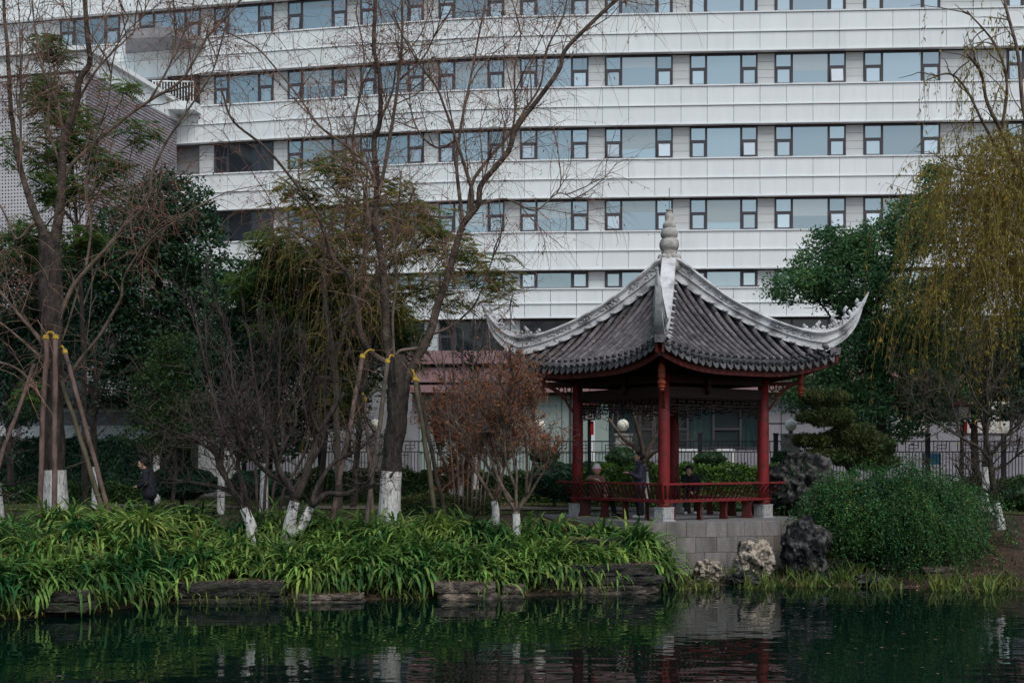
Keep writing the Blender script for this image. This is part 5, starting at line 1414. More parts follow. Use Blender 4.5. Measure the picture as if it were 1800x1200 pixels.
# ------------------------------------------------------------------ broadleaf and feathery trees
def leafy_tree(name, label, px, Y, bl, depth, nc, per, spread, size, m, trunk_top, trunk_r=7, group=None, base_py=880, bark='bark', dark=0.0, wid=.3, bias=.6, lime_px=None, k_br=60, m2=None):
    t, base = tree_base(name, label, px, base_py, Y, group=group)
    top = P(trunk_top[0], trunk_top[1], Y)
    mid = (base + top) / 2 + np.array([rng.normal(0, .1), 0, 0])
    p = cr(np.array([base - [0, 0, .15], mid, top]), 7); r = np.linspace(trunk_r, trunk_r * .35, len(p)) / F * Y
    put(wobble_tube(MB(), p, r, 10, .06), 'trunk', M[bark], t, base)
    if lime_px:
        z1 = P(0, lime_px, Y)[2]; zz = np.linspace(base[2] - .05, z1, 6)
        xy = np.stack([np.interp(zz, p[:, 2], p[:, i]) for i in range(2)], 1); lime(t, base, np.column_stack([xy, zz]), np.interp(zz, p[:, 2], r), 12)
    cen = np.array([P(b[0], b[1], Y) for b in bl])
    lim = []
    for c in cen:
        f = rng.uniform(.45, .95); s = p[int(f * (len(p) - 1))]
        lim.append(resample(cr(np.array([s, (s + c) / 2 + rng.normal(0, .15, 3), c + rng.normal(0, .2, 3)]), 6)))
    lim = np.array(lim); sb = sprout(lim, k_br, (.5, 1.6), .5, .6, .2, 0, 6, .15)
    b = MB().tubes(lim, taper(len(lim), 24, .35 * trunk_r / F * Y, .012), 6).tubes(sb, taper(k_br, 6, .016, .006), 4)
    put(b, 'branches', M[bark], t, base, kind='stuff')
    c = blobs(bl, Y, depth, nc, per, spread)
    s = rng.uniform(size * .7, size * 1.3, len(c))
    if m2:
        h = rng.random(len(c)) < .3
        put(MB().quads(kites(c[h], s[h], bias, wid)), 'crown', M[m2], t, base, kind='stuff')
        c, s = c[~h], s[~h]
    put(MB().quads(kites(c, s, bias, wid)), 'crown', M[m], t, base, kind='stuff')
    return t, base
leafy_tree('evergreen_tree', 'dark round evergreen tree in front of the louvred annex wall', 270, 44.0, [(300, 360, 75, 55), (240, 420, 90, 60), (330, 430, 75, 70), (270, 520, 110, 75), (180, 480, 70, 60), (350, 560, 70, 80), (300, 620, 90, 60), (200, 600, 90, 60), (120, 560, 80, 70), (130, 470, 70, 50), (230, 680, 80, 40)], 2.2, 2200, 20, .17, .16, 'leaf_dark', (280, 430), 10, m2='leaf_bush')
leafy_tree('evergreen_tree', 'dark evergreen shrub tree behind the bare twiggy trees left of centre', 470, 40.0, [(430, 520, 70, 60), (500, 500, 70, 60), (560, 560, 80, 80), (440, 620, 90, 80), (530, 680, 80, 80), (380, 700, 80, 70), (460, 760, 100, 50), (330, 650, 60, 60), (590, 690, 60, 70), (600, 610, 60, 60)], 1.6, 2100, 20, .16, .14, 'leaf_dark', (470, 560), 8, m2='leaf_jasmine')
leafy_tree('evergreen_tree', 'dark evergreen shrub behind the left willow at the picture edge', 20, 40.0, [(20, 540, 80, 60), (-30, 600, 80, 80), (90, 520, 70, 50), (30, 690, 70, 60), (-60, 480, 80, 80), (100, 620, 60, 60), (40, 450, 60, 50)], 1.6, 1100, 20, .16, .13, 'leaf_dark', (10, 560), 7)
leafy_tree('evergreen_tree', 'dark evergreen tree at the right behind the weeping willow', 1720, 40.5, [(1650, 640, 70, 50), (1730, 630, 80, 60), (1810, 600, 80, 80), (1760, 700, 90, 40), (1650, 700, 60, 36), (1600, 600, 50, 60), (1850, 690, 60, 50)], 1.6, 1300, 20, .16, .13, 'leaf_dark', (1730, 600), 8)
leafy_tree('evergreen_shrub', 'leafy green shrub between the left willow and the bare twiggy trees', 300, 33.5, [(290, 690, 50, 70), (305, 620, 40, 40), (270, 760, 50, 40), (340, 740, 45, 50)], .9, 420, 22, .12, .085, 'leaf_bush', (295, 700), 4)
leafy_tree('camphor_tree', 'big green broadleaf tree right of the pavilion roof', 1540, 38.5, [(1455, 425, 34, 26), (1490, 440, 40, 35), (1400, 505, 55, 30), (1445, 480, 55, 45), (1500, 500, 70, 55), (1555, 440, 60, 55), (1600, 400, 50, 50), (1640, 330, 26, 42), (1630, 400, 40, 50), (1560, 550, 80, 70), (1590, 640, 80, 80), (1500, 640, 60, 70), (1540, 730, 90, 50), (1440, 680, 50, 45), (1395, 690, 30, 35), (1660, 560, 60, 90), (1640, 700, 60, 60)], 2.0, 2600, 26, .16, .11, 'leaf_camphor', (1540, 480), 11)
# feathery trees: drooping fern-like sprays
def sprays(c, L, n_pair=7, droop=.5):
    """flat feathery leaves at c: a rib with paired slim leaflets"""
    n = len(c); az = rng.random(n) * 6.283; el = rng.normal(.05, .35, n)
    d = np.stack([np.cos(az) * np.cos(el), np.sin(az) * np.cos(el), np.sin(el)], 1); s = nrm(np.cross(d, np.array([0, 0, 1.])))
    Ls = (L * rng.uniform(.7, 1.3, n))[:, None]
    q = []
    for j in range(n_pair):
        tt = (j + .6) / n_pair; p = c + d * Ls * tt + np.array([0, 0, -1.]) * droop * Ls * tt ** 2
        w = Ls * .42 * math.sin(math.pi * (.15 + .8 * tt)) ** .7
        for sd in (-1, 1):
            tip = p + s * sd * w + d * w * .5 - np.array([0, 0, 1.]) * w * .45
            hw = d * Ls * .06
            q.append(np.stack([p - hw * .6, (p + tip) / 2 + hw, tip, (p + tip) / 2 - hw], 1))
    return np.concatenate(q)
def feather_tree(label, px, Y, bl, nc, per, L, m, top, tr=6, group='feathery-leaved trees', m2=None):
    t, base = tree_base('feathery_tree', label, px, 880, Y, group=group)
    tp = P(*top, Y); p = cr(np.array([base - [0, 0, .1], (base + tp) / 2 + [.15, 0, 0], tp]), 7)
    put(wobble_tube(MB(), p, np.linspace(tr, tr * .3, len(p)) / F * Y, 8), 'trunk', M['bark'], t, base)
    cen = np.array([P(b[0], b[1], Y) for b in bl]); lim = []
    for c in cen:
        s = p[int(rng.uniform(.3, .95) * (len(p) - 1))]; lim.append(resample(cr(np.array([s, (s + c) / 2 + rng.normal(0, .2, 3), c]), 6)))
    lim = np.array(lim); sb = sprout(lim, 160, (.3, 1.1), .6, .6, .1, -.03, 6, .14)
    put(MB().tubes(lim, taper(len(lim), 24, .03, .010), 5).tubes(sb, taper(160, 6, .010, .004), 3), 'branches', M['bark_branch'], t, base, kind='stuff')
    c = blobs(bl, Y, 1.4, nc, per, .16, .4)
    if m2:
        h = rng.random(len(c)) < .5
        put(MB().quads(sprays(c[h], L)), 'crown', M[m2], t, base, kind='stuff'); c = c[~h]
    put(MB().quads(sprays(c, L)), 'crown', M[m], t, base, kind='stuff')
feather_tree('tall feathery green tree behind the left willow', 150, 37.0, [(90, 85, 30, 25), (75, 160, 50, 40), (110, 210, 60, 35), (60, 260, 50, 40), (130, 260, 50, 35), (220, 148, 28, 20), (240, 232, 30, 22), (195, 290, 35, 28), (160, 330, 45, 30), (100, 330, 60, 40), (60, 430, 60, 50), (150, 420, 40, 30), (60, 690, 40, 25)], 300, 7, .40, 'leaf_feather_g', (120, 200), 6)
feather_tree('yellowish feathery tree behind the middle willow', 620, 36.0, [(560, 285, 55, 28), (610, 300, 45, 40), (530, 350, 50, 40), (620, 380, 60, 40), (690, 350, 55, 35), (740, 390, 60, 40), (690, 430, 70, 45), (600, 450, 60, 45), (790, 430, 50, 30), (850, 465, 60, 25), (880, 515, 50, 30), (780, 510, 60, 40), (700, 520, 60, 50), (560, 420, 60, 40), (640, 540, 60, 40), (740, 380, 40, 20)], 430, 7, .36, 'leaf_feather', (640, 330), 6, m2='leaf_feather_g')
feather_tree('dark green feathery tree low behind the middle willow', 560, 38.0, [(540, 470, 70, 50), (480, 430, 50, 30), (600, 520, 70, 50), (660, 560, 60, 60), (560, 590, 70, 50), (700, 600, 50, 50), (620, 660, 60, 50), (450, 500, 50, 40), (500, 560, 60, 50)], 520, 7, .40, 'leaf_feather_g', (580, 470), 6)

# ------------------------------------------------------------------ slim whitewashed trees on the lawn
def slim(px, y0, y1, wpx, Y, label, top=640, lean=0):
    t, base = tree_base('slim_tree', label, px, y1, Y, group='slim trees with whitewashed trunks on the lawn')
    pts = np.array([base - [0, 0, .1], P(px + lean * .3, y0, Y), P(px + lean, (y0 + top) / 2, Y), P(px + lean * 1.4, top, Y)])
    p = cr(pts, 7); r = np.linspace(wpx / 2, wpx * .16, len(p)) / F * Y
    put(wobble_tube(MB(), p, r, 10), 'trunk', M['bark'], t, base)
    z1 = P(0, y0, Y)[2]; zz = np.linspace(base[2] - .05, z1, 6)
    lime(t, base, np.column_stack([np.stack([np.interp(zz, p[:, 2], p[:, i]) for i in range(2)], 1), zz]), np.interp(zz, p[:, 2], r), 12)
    s1 = sprout(resample(p)[None], 26, (.5, 1.6), .5, .6, .3, 0, 7, .14, .35); s2 = sprout(s1, 160, (.3, .9), .6, .5, .2, 0, 5, .15)
    put(MB().tubes(s1, taper(26, 7, .02, .008), 5).tubes(s2, taper(160, 5, .008, .004), 3), 'branches', M['twig_dark'], t, base, kind='stuff')
    c = s2.reshape(-1, 3)[rng.choice(800, 500)]
    put(MB().quads(kites(c + rng.normal(0, .06, c.shape), rng.uniform(.07, .12, 500))), 'crown', M['leaf_dark'], t, base, kind='stuff')
slim(167, 820, 880, 10, 34.5, 'slim tree with whitewashed trunk right of the left willow', 620)
slim(275, 800, 840, 12, 38.0, 'dim slim tree with whitewashed trunk right of the standing dark figure', 640)
slim(388, 815, 884, 12, 33.0, 'slim tree with whitewashed trunk left of the leaning bare shrubs', 640, 4)
slim(463, 814, 886, 14, 32.5, 'slim tree with whitewashed trunk between the two low bare trees', 600, 8)
slim(612, 804, 834, 14, 39.0, 'slim tree with whitewashed trunk behind the long slanting pole', 640)
slim(835, 795, 860, 12, 37.0, 'slim grey trunked tree behind the small russet maple', 640)
slim(1731, 820, 873, 14, 35.0, 'slim tree with whitewashed trunk behind the right bare tree', 620, 4)
slim(0, 848, 885, 16, 29.5, 'whitewashed slanting trunk at the left picture edge', 780, -25)

# bare tree behind the pavilion
def bare_tree(name, label, Y, stems, base_px, n1, n2, n3, m_tw, lnn=((.5, 1.3), (.3, .9), (.2, .6)), wl=(.0, .0), lime_h=None, mb_='bark_branch', tw=.005, up=.25, leaf=None, group=None, grav=0.0, spread=.5, lime_stems=None):
    t, base = tree_base(name, label, base_px[0], base_px[1], Y, group=group)
    allp = []
    for i, st in enumerate(stems):
        p = px_limb(st[3:], Y, st[2]); 
        if i == 0 or st[3][1] > base_px[1] - 6: p[0, 2] = min(p[0, 2], float(gz(p[0, 0], p[0, 1])) - .08)
        r = np.linspace(st[0], st[1], len(p)) / F * Y
        put(wobble_tube(MB(), p, r, 9, .07), 'stem', M[mb_], t, base, True); allp.append(resample(p))
        if lime_h and (lime_stems is None or i in lime_stems):
            z1 = P(0, lime_h if not isinstance(lime_h, dict) else lime_h[i], Y)[2]
            kk = p[:, 2] <= z1 + .03
            if kk.sum() >= 2: lime(t, base, p[kk], r[kk], 12)
    par = np.array(allp)
    s1 = sprout(par, n1, lnn[0], .7, spread, up, grav, 7, .16, .3); s2 = sprout(np.concatenate([s1, s1]), n2, lnn[1], .6, spread, up, grav, 6, .18, .15); s3 = sprout(s2, n3, lnn[2], .6, spread, up * .7, grav, 5, .2, .1)
    put(MB().tubes(s1, taper(n1, 7, .018, .007), 5).tubes(s2, taper(n2, 6, .009, .005), 4), 'branches', M[mb_], t, base, kind='stuff')
    put(MB().tubes(s3, taper(n3, 5, tw, tw * .6), 3), 'twigs', M[m_tw], t, base, kind='stuff')
    if leaf:
        n, m, size = leaf
        c = s3.reshape(-1, 3)[rng.choice(n3 * 5, n)] + rng.normal(0, .03, (n, 3))
        put(MB().quads(kites(c, rng.uniform(size * .6, size * 1.3, n), .3, .3)), 'leaves', M[m], t, base, kind='stuff')
    return t, base, s2
bare_tree('bare_tree', 'bare dark tree with forked whitewashed trunk behind the standing figure', 37.5, [(7, 6, 0, (1134, 890), (1134, 850), (1132, 815)), (5, 2, .3, (1132, 815), (1120, 790), (1095, 770), (1070, 735)), (5, 2, -.3, (1132, 815), (1128, 780), (1118, 745), (1108, 705)), (5, 2, .4, (1133, 815), (1142, 785), (1160, 755), (1172, 725)), (4, 2, -.4, (1134, 810), (1150, 795), (1175, 785)), (4, 1.5, .2, (1120, 760), (1125, 730), (1122, 690))], (1134, 890), 26, 90, 260, 'twig_grey', lime_h=826, lime_stems=(0,), tw=.006)
bare_tree('bare_tree', 'low spreading bare tree with whitewashed base left of the yellow straps', 27.4, [(10, 7, 0, (505, 945), (512, 905), (520, 875)), (9, 6, .3, (520, 940), (535, 915), (548, 888)), (7, 2.5, -.5, (520, 875), (505, 850), (488, 820), (480, 780), (462, 745), (450, 700)), (8, 3, .5, (520, 875), (535, 840), (548, 800), (560, 760), (585, 720), (605, 690)), (6, 2.5, -.4, (548, 888), (575, 868), (605, 868), (640, 855), (668, 850)), (5, 2, .4, (548, 888), (560, 850), (590, 810), (630, 790), (660, 760)), (5, 2, -.8, (505, 850), (470, 830), (440, 800), (420, 760), (405, 720)), (4, 1.6, .8, (488, 820), (500, 780), (520, 740), (515, 690)), (4, 1.6, -.8, (560, 760), (545, 720), (550, 670), (560, 640))], (512, 935), 50, 190, 700, 'twig_brown', lime_h={0: 880, 1: 893, **{i: 999 for i in range(2, 9)}}, lime_stems=(0, 1), mb_='bark', up=.2, spread=.6, group='low bare trees in the fern bank')
bare_tree('bare_tree', 'leaning bare tree with whitewashed base left of the forked one', 27.2, [(9, 6, 0, (444, 930), (434, 905), (426, 885)), (6, 3, -.3, (426, 885), (410, 865), (400, 845), (385, 820), (375, 780), (350, 750)), (5, 2, .5, (426, 885), (425, 850), (418, 810), (430, 770), (420, 720), (430, 690)), (5, 2, .4, (410, 865), (380, 855), (340, 848), (300, 842)), (4, 1.6, -.5, (400, 845), (380, 800), (340, 770), (310, 765))], (440, 925), 38, 140, 520, 'twig_brown', lime_h={0: 892, **{i: 999 for i in range(1, 5)}}, lime_stems=(0,), mb_='bark', up=.2, spread=.6, group='low bare trees in the fern bank')
bare_tree('bare_shrub', 'tall bare shrub of many upright reddish grey stems behind the low bare trees', 31.5, [(2.8, 1.3, (i % 5 - 2) * .3, (440 + i * 6, 880), (400 + i * 16 + (i % 3) * 6, 780), (370 + i * 20, 680), (350 + i * 22 + (i % 4) * 5, 590), (335 + i * 24, 520 + (i * 37) % 50)) for i in range(0, 12, 1 if False else 2)], (470, 880), 45, 150, 420, 'twig_brown', lnn=((.6, 1.5), (.4, 1.0), (.25, .7)), up=.6, spread=.35, mb_='twig_brown')
bare_tree('bare_shrub', 'thin bare red-stemmed shrub in front of the podium fascia', 33.0, [(1.5, .8, (i % 3 - 1) * .3, (800 + i * 7, 880), (790 + i * 12, 760), (780 + i * 17, 650), (770 + i * 22, 560 + (i * 41) % 60)) for i in range(8)], (830, 880), 35, 110, 280, 'twig_grey', lnn=((.6, 1.3), (.4, .9), (.25, .6)), up=.5, spread=.3, mb_='twig_grey')
# maples
bare_tree('maple_tree', 'fan shaped maple with whitewashed base and russet twigs left of the pavilion', 28.0, [(6, 5.5, 0, (908, 950), (908, 920), (907, 898)), (3.5, 1.5, .3, (906, 898), (890, 870), (876, 840), (860, 800), (850, 750), (834, 700)), (3, 1.3, -.3, (908, 898), (907, 860), (908, 830), (898, 780), (898, 720), (902, 675)), (3.5, 1.4, .4, (910, 898), (925, 870), (935, 830), (940, 785), (938, 735), (942, 690)), (3, 1.3, -.4, (910, 896), (930, 870), (948, 840), (972, 805), (992, 780)), (3, 1.3, .5, (900, 880), (880, 850), (860, 825), (830, 780), (800, 740)), (3, 1.3, -.5, (907, 860), (890, 810), (885, 745), (876, 690)), (3, 1.2, 0, (925, 870), (926, 800), (918, 730), (922, 680))], (908, 945), 70, 380, 1400, 'twig_grey', lnn=((.4, 1.0), (.25, .7), (.2, .5)), lime_h={0: 901, **{i: 999 for i in range(1, 8)}}, lime_stems=(0,), up=.4, spread=.36, leaf=(5200, 'russet', .06), mb_='bark_branch')
bare_tree('maple_tree', 'small maple with forked whitewashed base left of the fan shaped maple', 30.5, [(6, 5, 0, (871, 912), (871, 895), (868, 880)), (3.5, 1.5, .3, (868, 880), (850, 850), (832, 820), (815, 780), (800, 740)), (3.5, 1.5, -.3, (872, 880), (878, 840), (872, 800), (860, 740), (865, 690)), (3, 1.3, .4, (860, 865), (840, 830), (845, 780), (830, 720)), (3, 1.3, .2, (872, 880), (880, 860), (884, 830), (900, 780), (905, 720))], (871, 908), 50, 240, 900, 'twig_grey', lnn=((.4, 1.0), (.3, .7), (.2, .5)), lime_h={0: 882, **{i: 999 for i in range(1, 5)}}, lime_stems=(0,), up=.4, spread=.42, leaf=(2600, 'russet', .06), group='small russet maples')
bare_tree('maple_tree', 'russet leaved small maple with two whitewashed stems near the hedge', 34.5, [(5, 3, 0, (795, 880), (796, 855), (790, 832)), (5, 4, 0, (809, 880), (809, 855), (812, 838)), (3, 1.5, .3, (790, 832), (775, 800), (765, 765), (768, 720)), (3.5, 1.5, -.3, (812, 838), (822, 800), (815, 760), (805, 700)), (3, 1.5, .3, (812, 838), (800, 800), (785, 770), (780, 710)), (3, 1.4, .2, (812, 838), (830, 805), (845, 770), (850, 730))], (803, 876), 60, 300, 1000, 'twig_red', lnn=((.4, .9), (.3, .7), (.2, .5)), lime_h={0: 832, 1: 836, **{i: 999 for i in range(2, 6)}}, lime_stems=(0, 1), up=.3, spread=.5, leaf=(8000, 'russet', .075), group='small russet maples')
# right bare tree and its forked white foot
bare_tree('bare_tree', 'spreading bare tree with mossy trunk and white forked foot on the right bank', 31.2, [(7, 5.5, 0, (1760, 925), (1752, 890), (1748, 860)), (6, 4.5, 0, (1748, 860), (1743, 830), (1740, 800)), (2.8, 1.2, -.3, (1742, 812), (1725, 790), (1700, 775), (1660, 750), (1620, 725), (1600, 690)), (3, 1.2, .4, (1740, 800), (1735, 770), (1738, 730), (1735, 680), (1745, 640)), (3, 1.2, -.4, (1742, 800), (1765, 770), (1790, 745), (1820, 720)), (2.4, 1, .6, (1742, 810), (1700, 805), (1690, 770), (1670, 700), (1650, 660)), (2.2, 1, -.6, (1745, 825), (1770, 815), (1800, 790), (1840, 770)), (2.2, 1, .5, (1738, 730), (1715, 700), (1700, 660), (1690, 620)), (3.5, 3, .1, (1758, 915), (1742, 898), (1734, 884)), (3, 1.5, -.4, (1748, 870), (1720, 855), (1695, 840), (1680, 815))], (1758, 918), 60, 260, 900, 'twig_dark', lime_h={0: 885, 8: 880, **{i: 999 for i in (1, 2, 3, 4, 5, 6, 7, 9)}}, lime_stems=(0, 8), mb_='bark_mossy', up=.15, spread=.5, lnn=((.5, 1.4), (.3, .9), (.2, .6)))

# ------------------------------------------------------------------ weeping willow on the right
t, base = tree_base('weeping_willow', 'weeping willow with yellow green hanging leaves at the right edge', 1850, 870, 34.0)
Yw = 34.0
limbs = [(15, 10, 0, (1852, 880), (1848, 700), (1838, 560), (1828, 420)), (6, 2.5, -1.0, (1828, 420), (1810, 350), (1790, 290), (1760, 230), (1735, 180), (1725, 130), (1700, 95)), (4, 1.5, -.6, (1790, 290), (1760, 270), (1730, 220), (1700, 160), (1670, 130), (1630, 140)),
         (6, 2.5, .6, (1830, 420), (1830, 300), (1800, 200), (1790, 100), (1770, 20), (1760, -30)), (4, 1.5, .3, (1800, 330), (1770, 330), (1730, 310), (1690, 300), (1660, 290)), (4, 1.5, .9, (1835, 460), (1800, 420), (1750, 390), (1700, 370), (1660, 350)), (4, 1.5, -.8, (1760, 230), (1770, 150), (1750, 80), (1700, 20)), (8, 3, .2, (1830, 400), (1870, 300), (1900, 200), (1920, 100)), (5, 2, -.9, (1838, 540), (1800, 480), (1760, 440), (1710, 420))]
pl = []
for i, lb in enumerate(limbs):
    p = px_limb(lb[3:], Yw, lb[2]); 
    if i == 0: p[0, 2] = base[2] - .1
    put(wobble_tube(MB(), p, np.linspace(lb[0], lb[1], len(p)) / F * Yw * (1 if i == 0 else .8), 9), 'trunk' if i == 0 else 'limb', M['bark' if i == 0 else 'bark_branch'], t, base); pl.append(resample(p))
par = np.array(pl[1:])
s1 = sprout(par, 90, (.6, 1.8), .7, .5, .2, -.02, 7, .14, .2)
low = np.concatenate([par[[1, 3, 4, 7]]])
s2 = sprout(np.concatenate([s1, s1]), 300, (.6, 1.8), .3, .4, -.3, -.4, 12, .08, .1)
NB = 1500                                                  # the hanging curtain, starting from arched side twigs all over the crown
xs_ = rng.normal(1775, 65, NB).clip(1655, 1910); ys_ = rng.uniform(235, 520, NB) + np.maximum(0, 1710 - xs_) * .9
Ys_ = Yw + rng.uniform(-1.5, 1.3, NB)
d = nrm(np.stack([rng.normal(-.15, .4, NB), rng.normal(0, .4, NB), rng.uniform(.0, .8, NB)], 1)); ln_ = rng.uniform(1.2, 5.0, NB) * np.where(rng.random(NB) < .3, .6, 1)
s2b = np.empty((NB, 14, 3)); s2b[:, 0] = np.stack([(xs_ - 900) / F * Ys_, Ys_, CAMH - (ys_ - HZ) / F * Ys_], 1)
for j in range(1, 14):
    d = nrm(d + np.array([0, 0, -.34]) + rng.normal(0, .06, (NB, 3))); s2b[:, j] = s2b[:, j - 1] + d * (ln_ / 13)[:, None]
put(MB().tubes(s1, taper(90, 7, .018, .006), 5), 'branches', M['bark_branch'], t, base, kind='stuff')
put(MB().tubes(s2, taper(300, 12, .005, .003), 3).tubes(s2b, taper(NB, 14, .005, .003), 3), 'hanging_twigs', M['twig_yellow'], t, base, kind='stuff')
pts = np.concatenate([s2b.reshape(-1, 3)[rng.choice(NB * 14, 24000)], s2.reshape(-1, 3)[rng.choice(300 * 12, 1500)]])
d = nrm(rng.normal(size=(len(pts), 3)) * .45 + np.array([0, 0, -1.]))
put(MB().quads(kites(pts + d * .05 + rng.normal(0, .03, pts.shape), rng.uniform(.09, .17, len(pts)), .1, .14, d)), 'leaves', M['leaf_willow'], t, base, kind='stuff')

# hanging yellow twigs around the middle willow
t, base = tree_base('weeping_willow', 'thin weeping willow with hanging yellow twigs behind the middle willow', 600, 880, 33.0)
p = px_limb([(596, 890), (592, 760), (588, 640), (570, 520), (575, 420), (600, 350)], 33.0); p[0, 2] = base[2] - .1
q = [p, px_limb([(588, 640), (620, 540), (680, 470), (740, 440), (790, 440)], 33.0), px_limb([(575, 440), (540, 420), (500, 400), (470, 410)], 33.0, .4), px_limb([(600, 560), (650, 500), (700, 400), (730, 330)], 33.0, -.5)]
for i, x in enumerate(q): put(wobble_tube(MB(), x, np.linspace(7 if i == 0 else 4, 2, len(x)) / F * 33, 8), 'trunk' if i == 0 else 'limb', M['bark_pale'], t, base)
s2 = sprout(np.array([resample(x) for x in q]), 420, (.8, 3.2), .3, .5, .0, -.28, 12, .08, .25)
put(MB().tubes(s2, taper(420, 12, .0055, .003), 3), 'hanging_twigs', M['twig_yellow'], t, base, kind='stuff')
pts = s2.reshape(-1, 3)[rng.choice(420 * 12, 1800)]; d = nrm(rng.normal(size=(1800, 3)) * .4 + np.array([0, 0, -1.]))
put(MB().quads(kites(pts + d * .04, rng.uniform(.06, .12, 1800), .1, .14, d)), 'leaves', M['leaf_feather'], t, base, kind='stuff')

# ------------------------------------------------------------------ hedges and clipped bushes
def hedge(label, px0, px1, ytop, Y, depth, m, size, n, name='clipped_hedge', zb=None):
    x0, x1 = (px0 - 900) / F * Y, (px1 - 900) / F * Y; zt = CAMH - (ytop - HZ) / F * Y
    g = float(gz((x0 + x1) / 2, Y)); t = thing(name, label, 'hedge', ((x0 + x1) / 2, Y + depth / 2, g), 0)
    base = np.array([(x0 + x1) / 2, Y + depth / 2, g])
    X = rng.uniform(x0, x1, n); u = rng.random(n); 
    face = rng.random(n) < .55
    yy = np.where(face, Y + np.abs(rng.normal(0, .06, n)), Y + depth * u); zz = np.where(face, g + (zt - g) * rng.random(n) ** .8, zt + rng.normal(0, .05, n) + .06 * np.sin(X * 5) + .04 * np.sin(X * 11))
    put(MB().quads(kites(np.stack([X, yy, zz], 1), rng.uniform(size * .7, size * 1.3, n), .5, .32)), 'foliage', M[m], t, base, kind='stuff')
    put(MB().box(x0 + .05, x1 - .05, Y + .08, Y + depth - .05, g - .05, zt - .08), 'shade_core', M['leaf_dark'], t, base)  # solid dark fill that paints the shade inside the leaves
    return t
hedge('bright green clipped hedge behind the pavilion', 1022, 1425, 822, 37.4, .9, 'leaf_hedge', .10, 9000)
hedge('tall dark clipped hedge in front of the garden wall', -60, 336, 775, 42.0, 1.2, 'leaf_dark', .12, 12000)
hedge('low dark clipped hedge across the lawn behind the middle willow', 520, 790, 831, 38.6, .9, 'leaf_bush', .10, 6000)
hedge('low dark clipped hedge behind the maples', 792, 1010, 836, 39.2, .9, 'leaf_bush', .10, 5000)
hedge('knee high green planting along the left lawn', -60, 250, 856, 38.0, .8, 'leaf_bush', .10, 4500)
hedge('knee high dark planting at the right edge behind the white trunk', 1690, 1860, 846, 37.5, .9, 'leaf_bush', .10, 4000)
hedge('low brownish box edging behind the middle ferns', 690, 880, 874, 33.0, .8, 'pine', .07, 4000)
def ball(label, px, py, rx, ry, Y, m, size, n, yellow=0):
    c = P(px, py, Y); g = float(gz(c[0], Y)); t = thing('round_bush', label, 'bush', (c[0], Y, g), 0, 'round clipped bushes'); base = np.array([c[0], Y, g])
    R = np.array([rx / F * Y, rx / F * Y, ry / F * Y])
    d = nrm(rng.normal(size=(n, 3))); bumpy = 1 + .05 * np.sin(d[:, :1] * 9 + px) + .05 * np.sin(d[:, 2:3] * 11)
    pts = c + d * R * bumpy * (rng.random(n)[:, None] ** .06)
    put(MB().quads(kites(pts, rng.uniform(size * .7, size * 1.3, n), .4, .32)), 'foliage', M[m], t, base, kind='stuff')
    put(MB().ellipsoid(c, R * .93, 16, 10), 'shade_core', M['leaf_dark'], t, base, True)  # solid dark core, colouring in the shade behind the leaf shell
    put(MB().tube([base - [0, 0, .1], c], .06, 7), 'stem', M['bark'], t, base)
    if yellow:
        k = rng.choice(n, yellow); put(MB().quads(kites(pts[k] + d[k] * .02, rng.uniform(size * .7, size * 1.2, yellow), .4, .32)), 'yellow_leaves', M['leaf_yellow'], t, base, kind='stuff')
ball('round clipped bush below the globe lamp seen through the pavilion', 1092, 806, 27, 22, 40.4, 'leaf_bush', .07, 2600)
ball('flat round clipped bush between the pavilion columns', 1248, 808, 28, 16, 40.2, 'leaf_bush', .07, 2400)
ball('round clipped bush right of the right pavilion column', 1376, 809, 21, 18, 40.0, 'leaf_bush', .07, 2000)
ball('small round clipped bush on top of the hedge behind the maple', 958, 800, 27, 15, 40.0, 'leaf_bush', .07, 2000)
ball('big dark round bush behind the maple beside the pavilion', 975, 842, 48, 32, 36.8, 'leaf_dark', .09, 3600)
ball('dark round bush behind the person in the brown coat', 1040, 835, 36, 26, 38.6, 'leaf_dark', .08, 2200)
ball('dark spreading bush right of the person in the dark jacket', 320, 848, 60, 28, 35.0, 'leaf_dark', .10, 3600)
ball('dark low bush behind the bare trees', 460, 850, 60, 26, 36.5, 'leaf_dark', .10, 3200)
ball('yellow flecked low bush behind the bench legs', 1292, 893, 42, 18, 35.6, 'leaf_bush', .08, 2200, 900)
ball('dark bush at the right edge behind the mossy trunk', 1790, 870, 40, 26, 35.0, 'leaf_bush', .09, 2400)

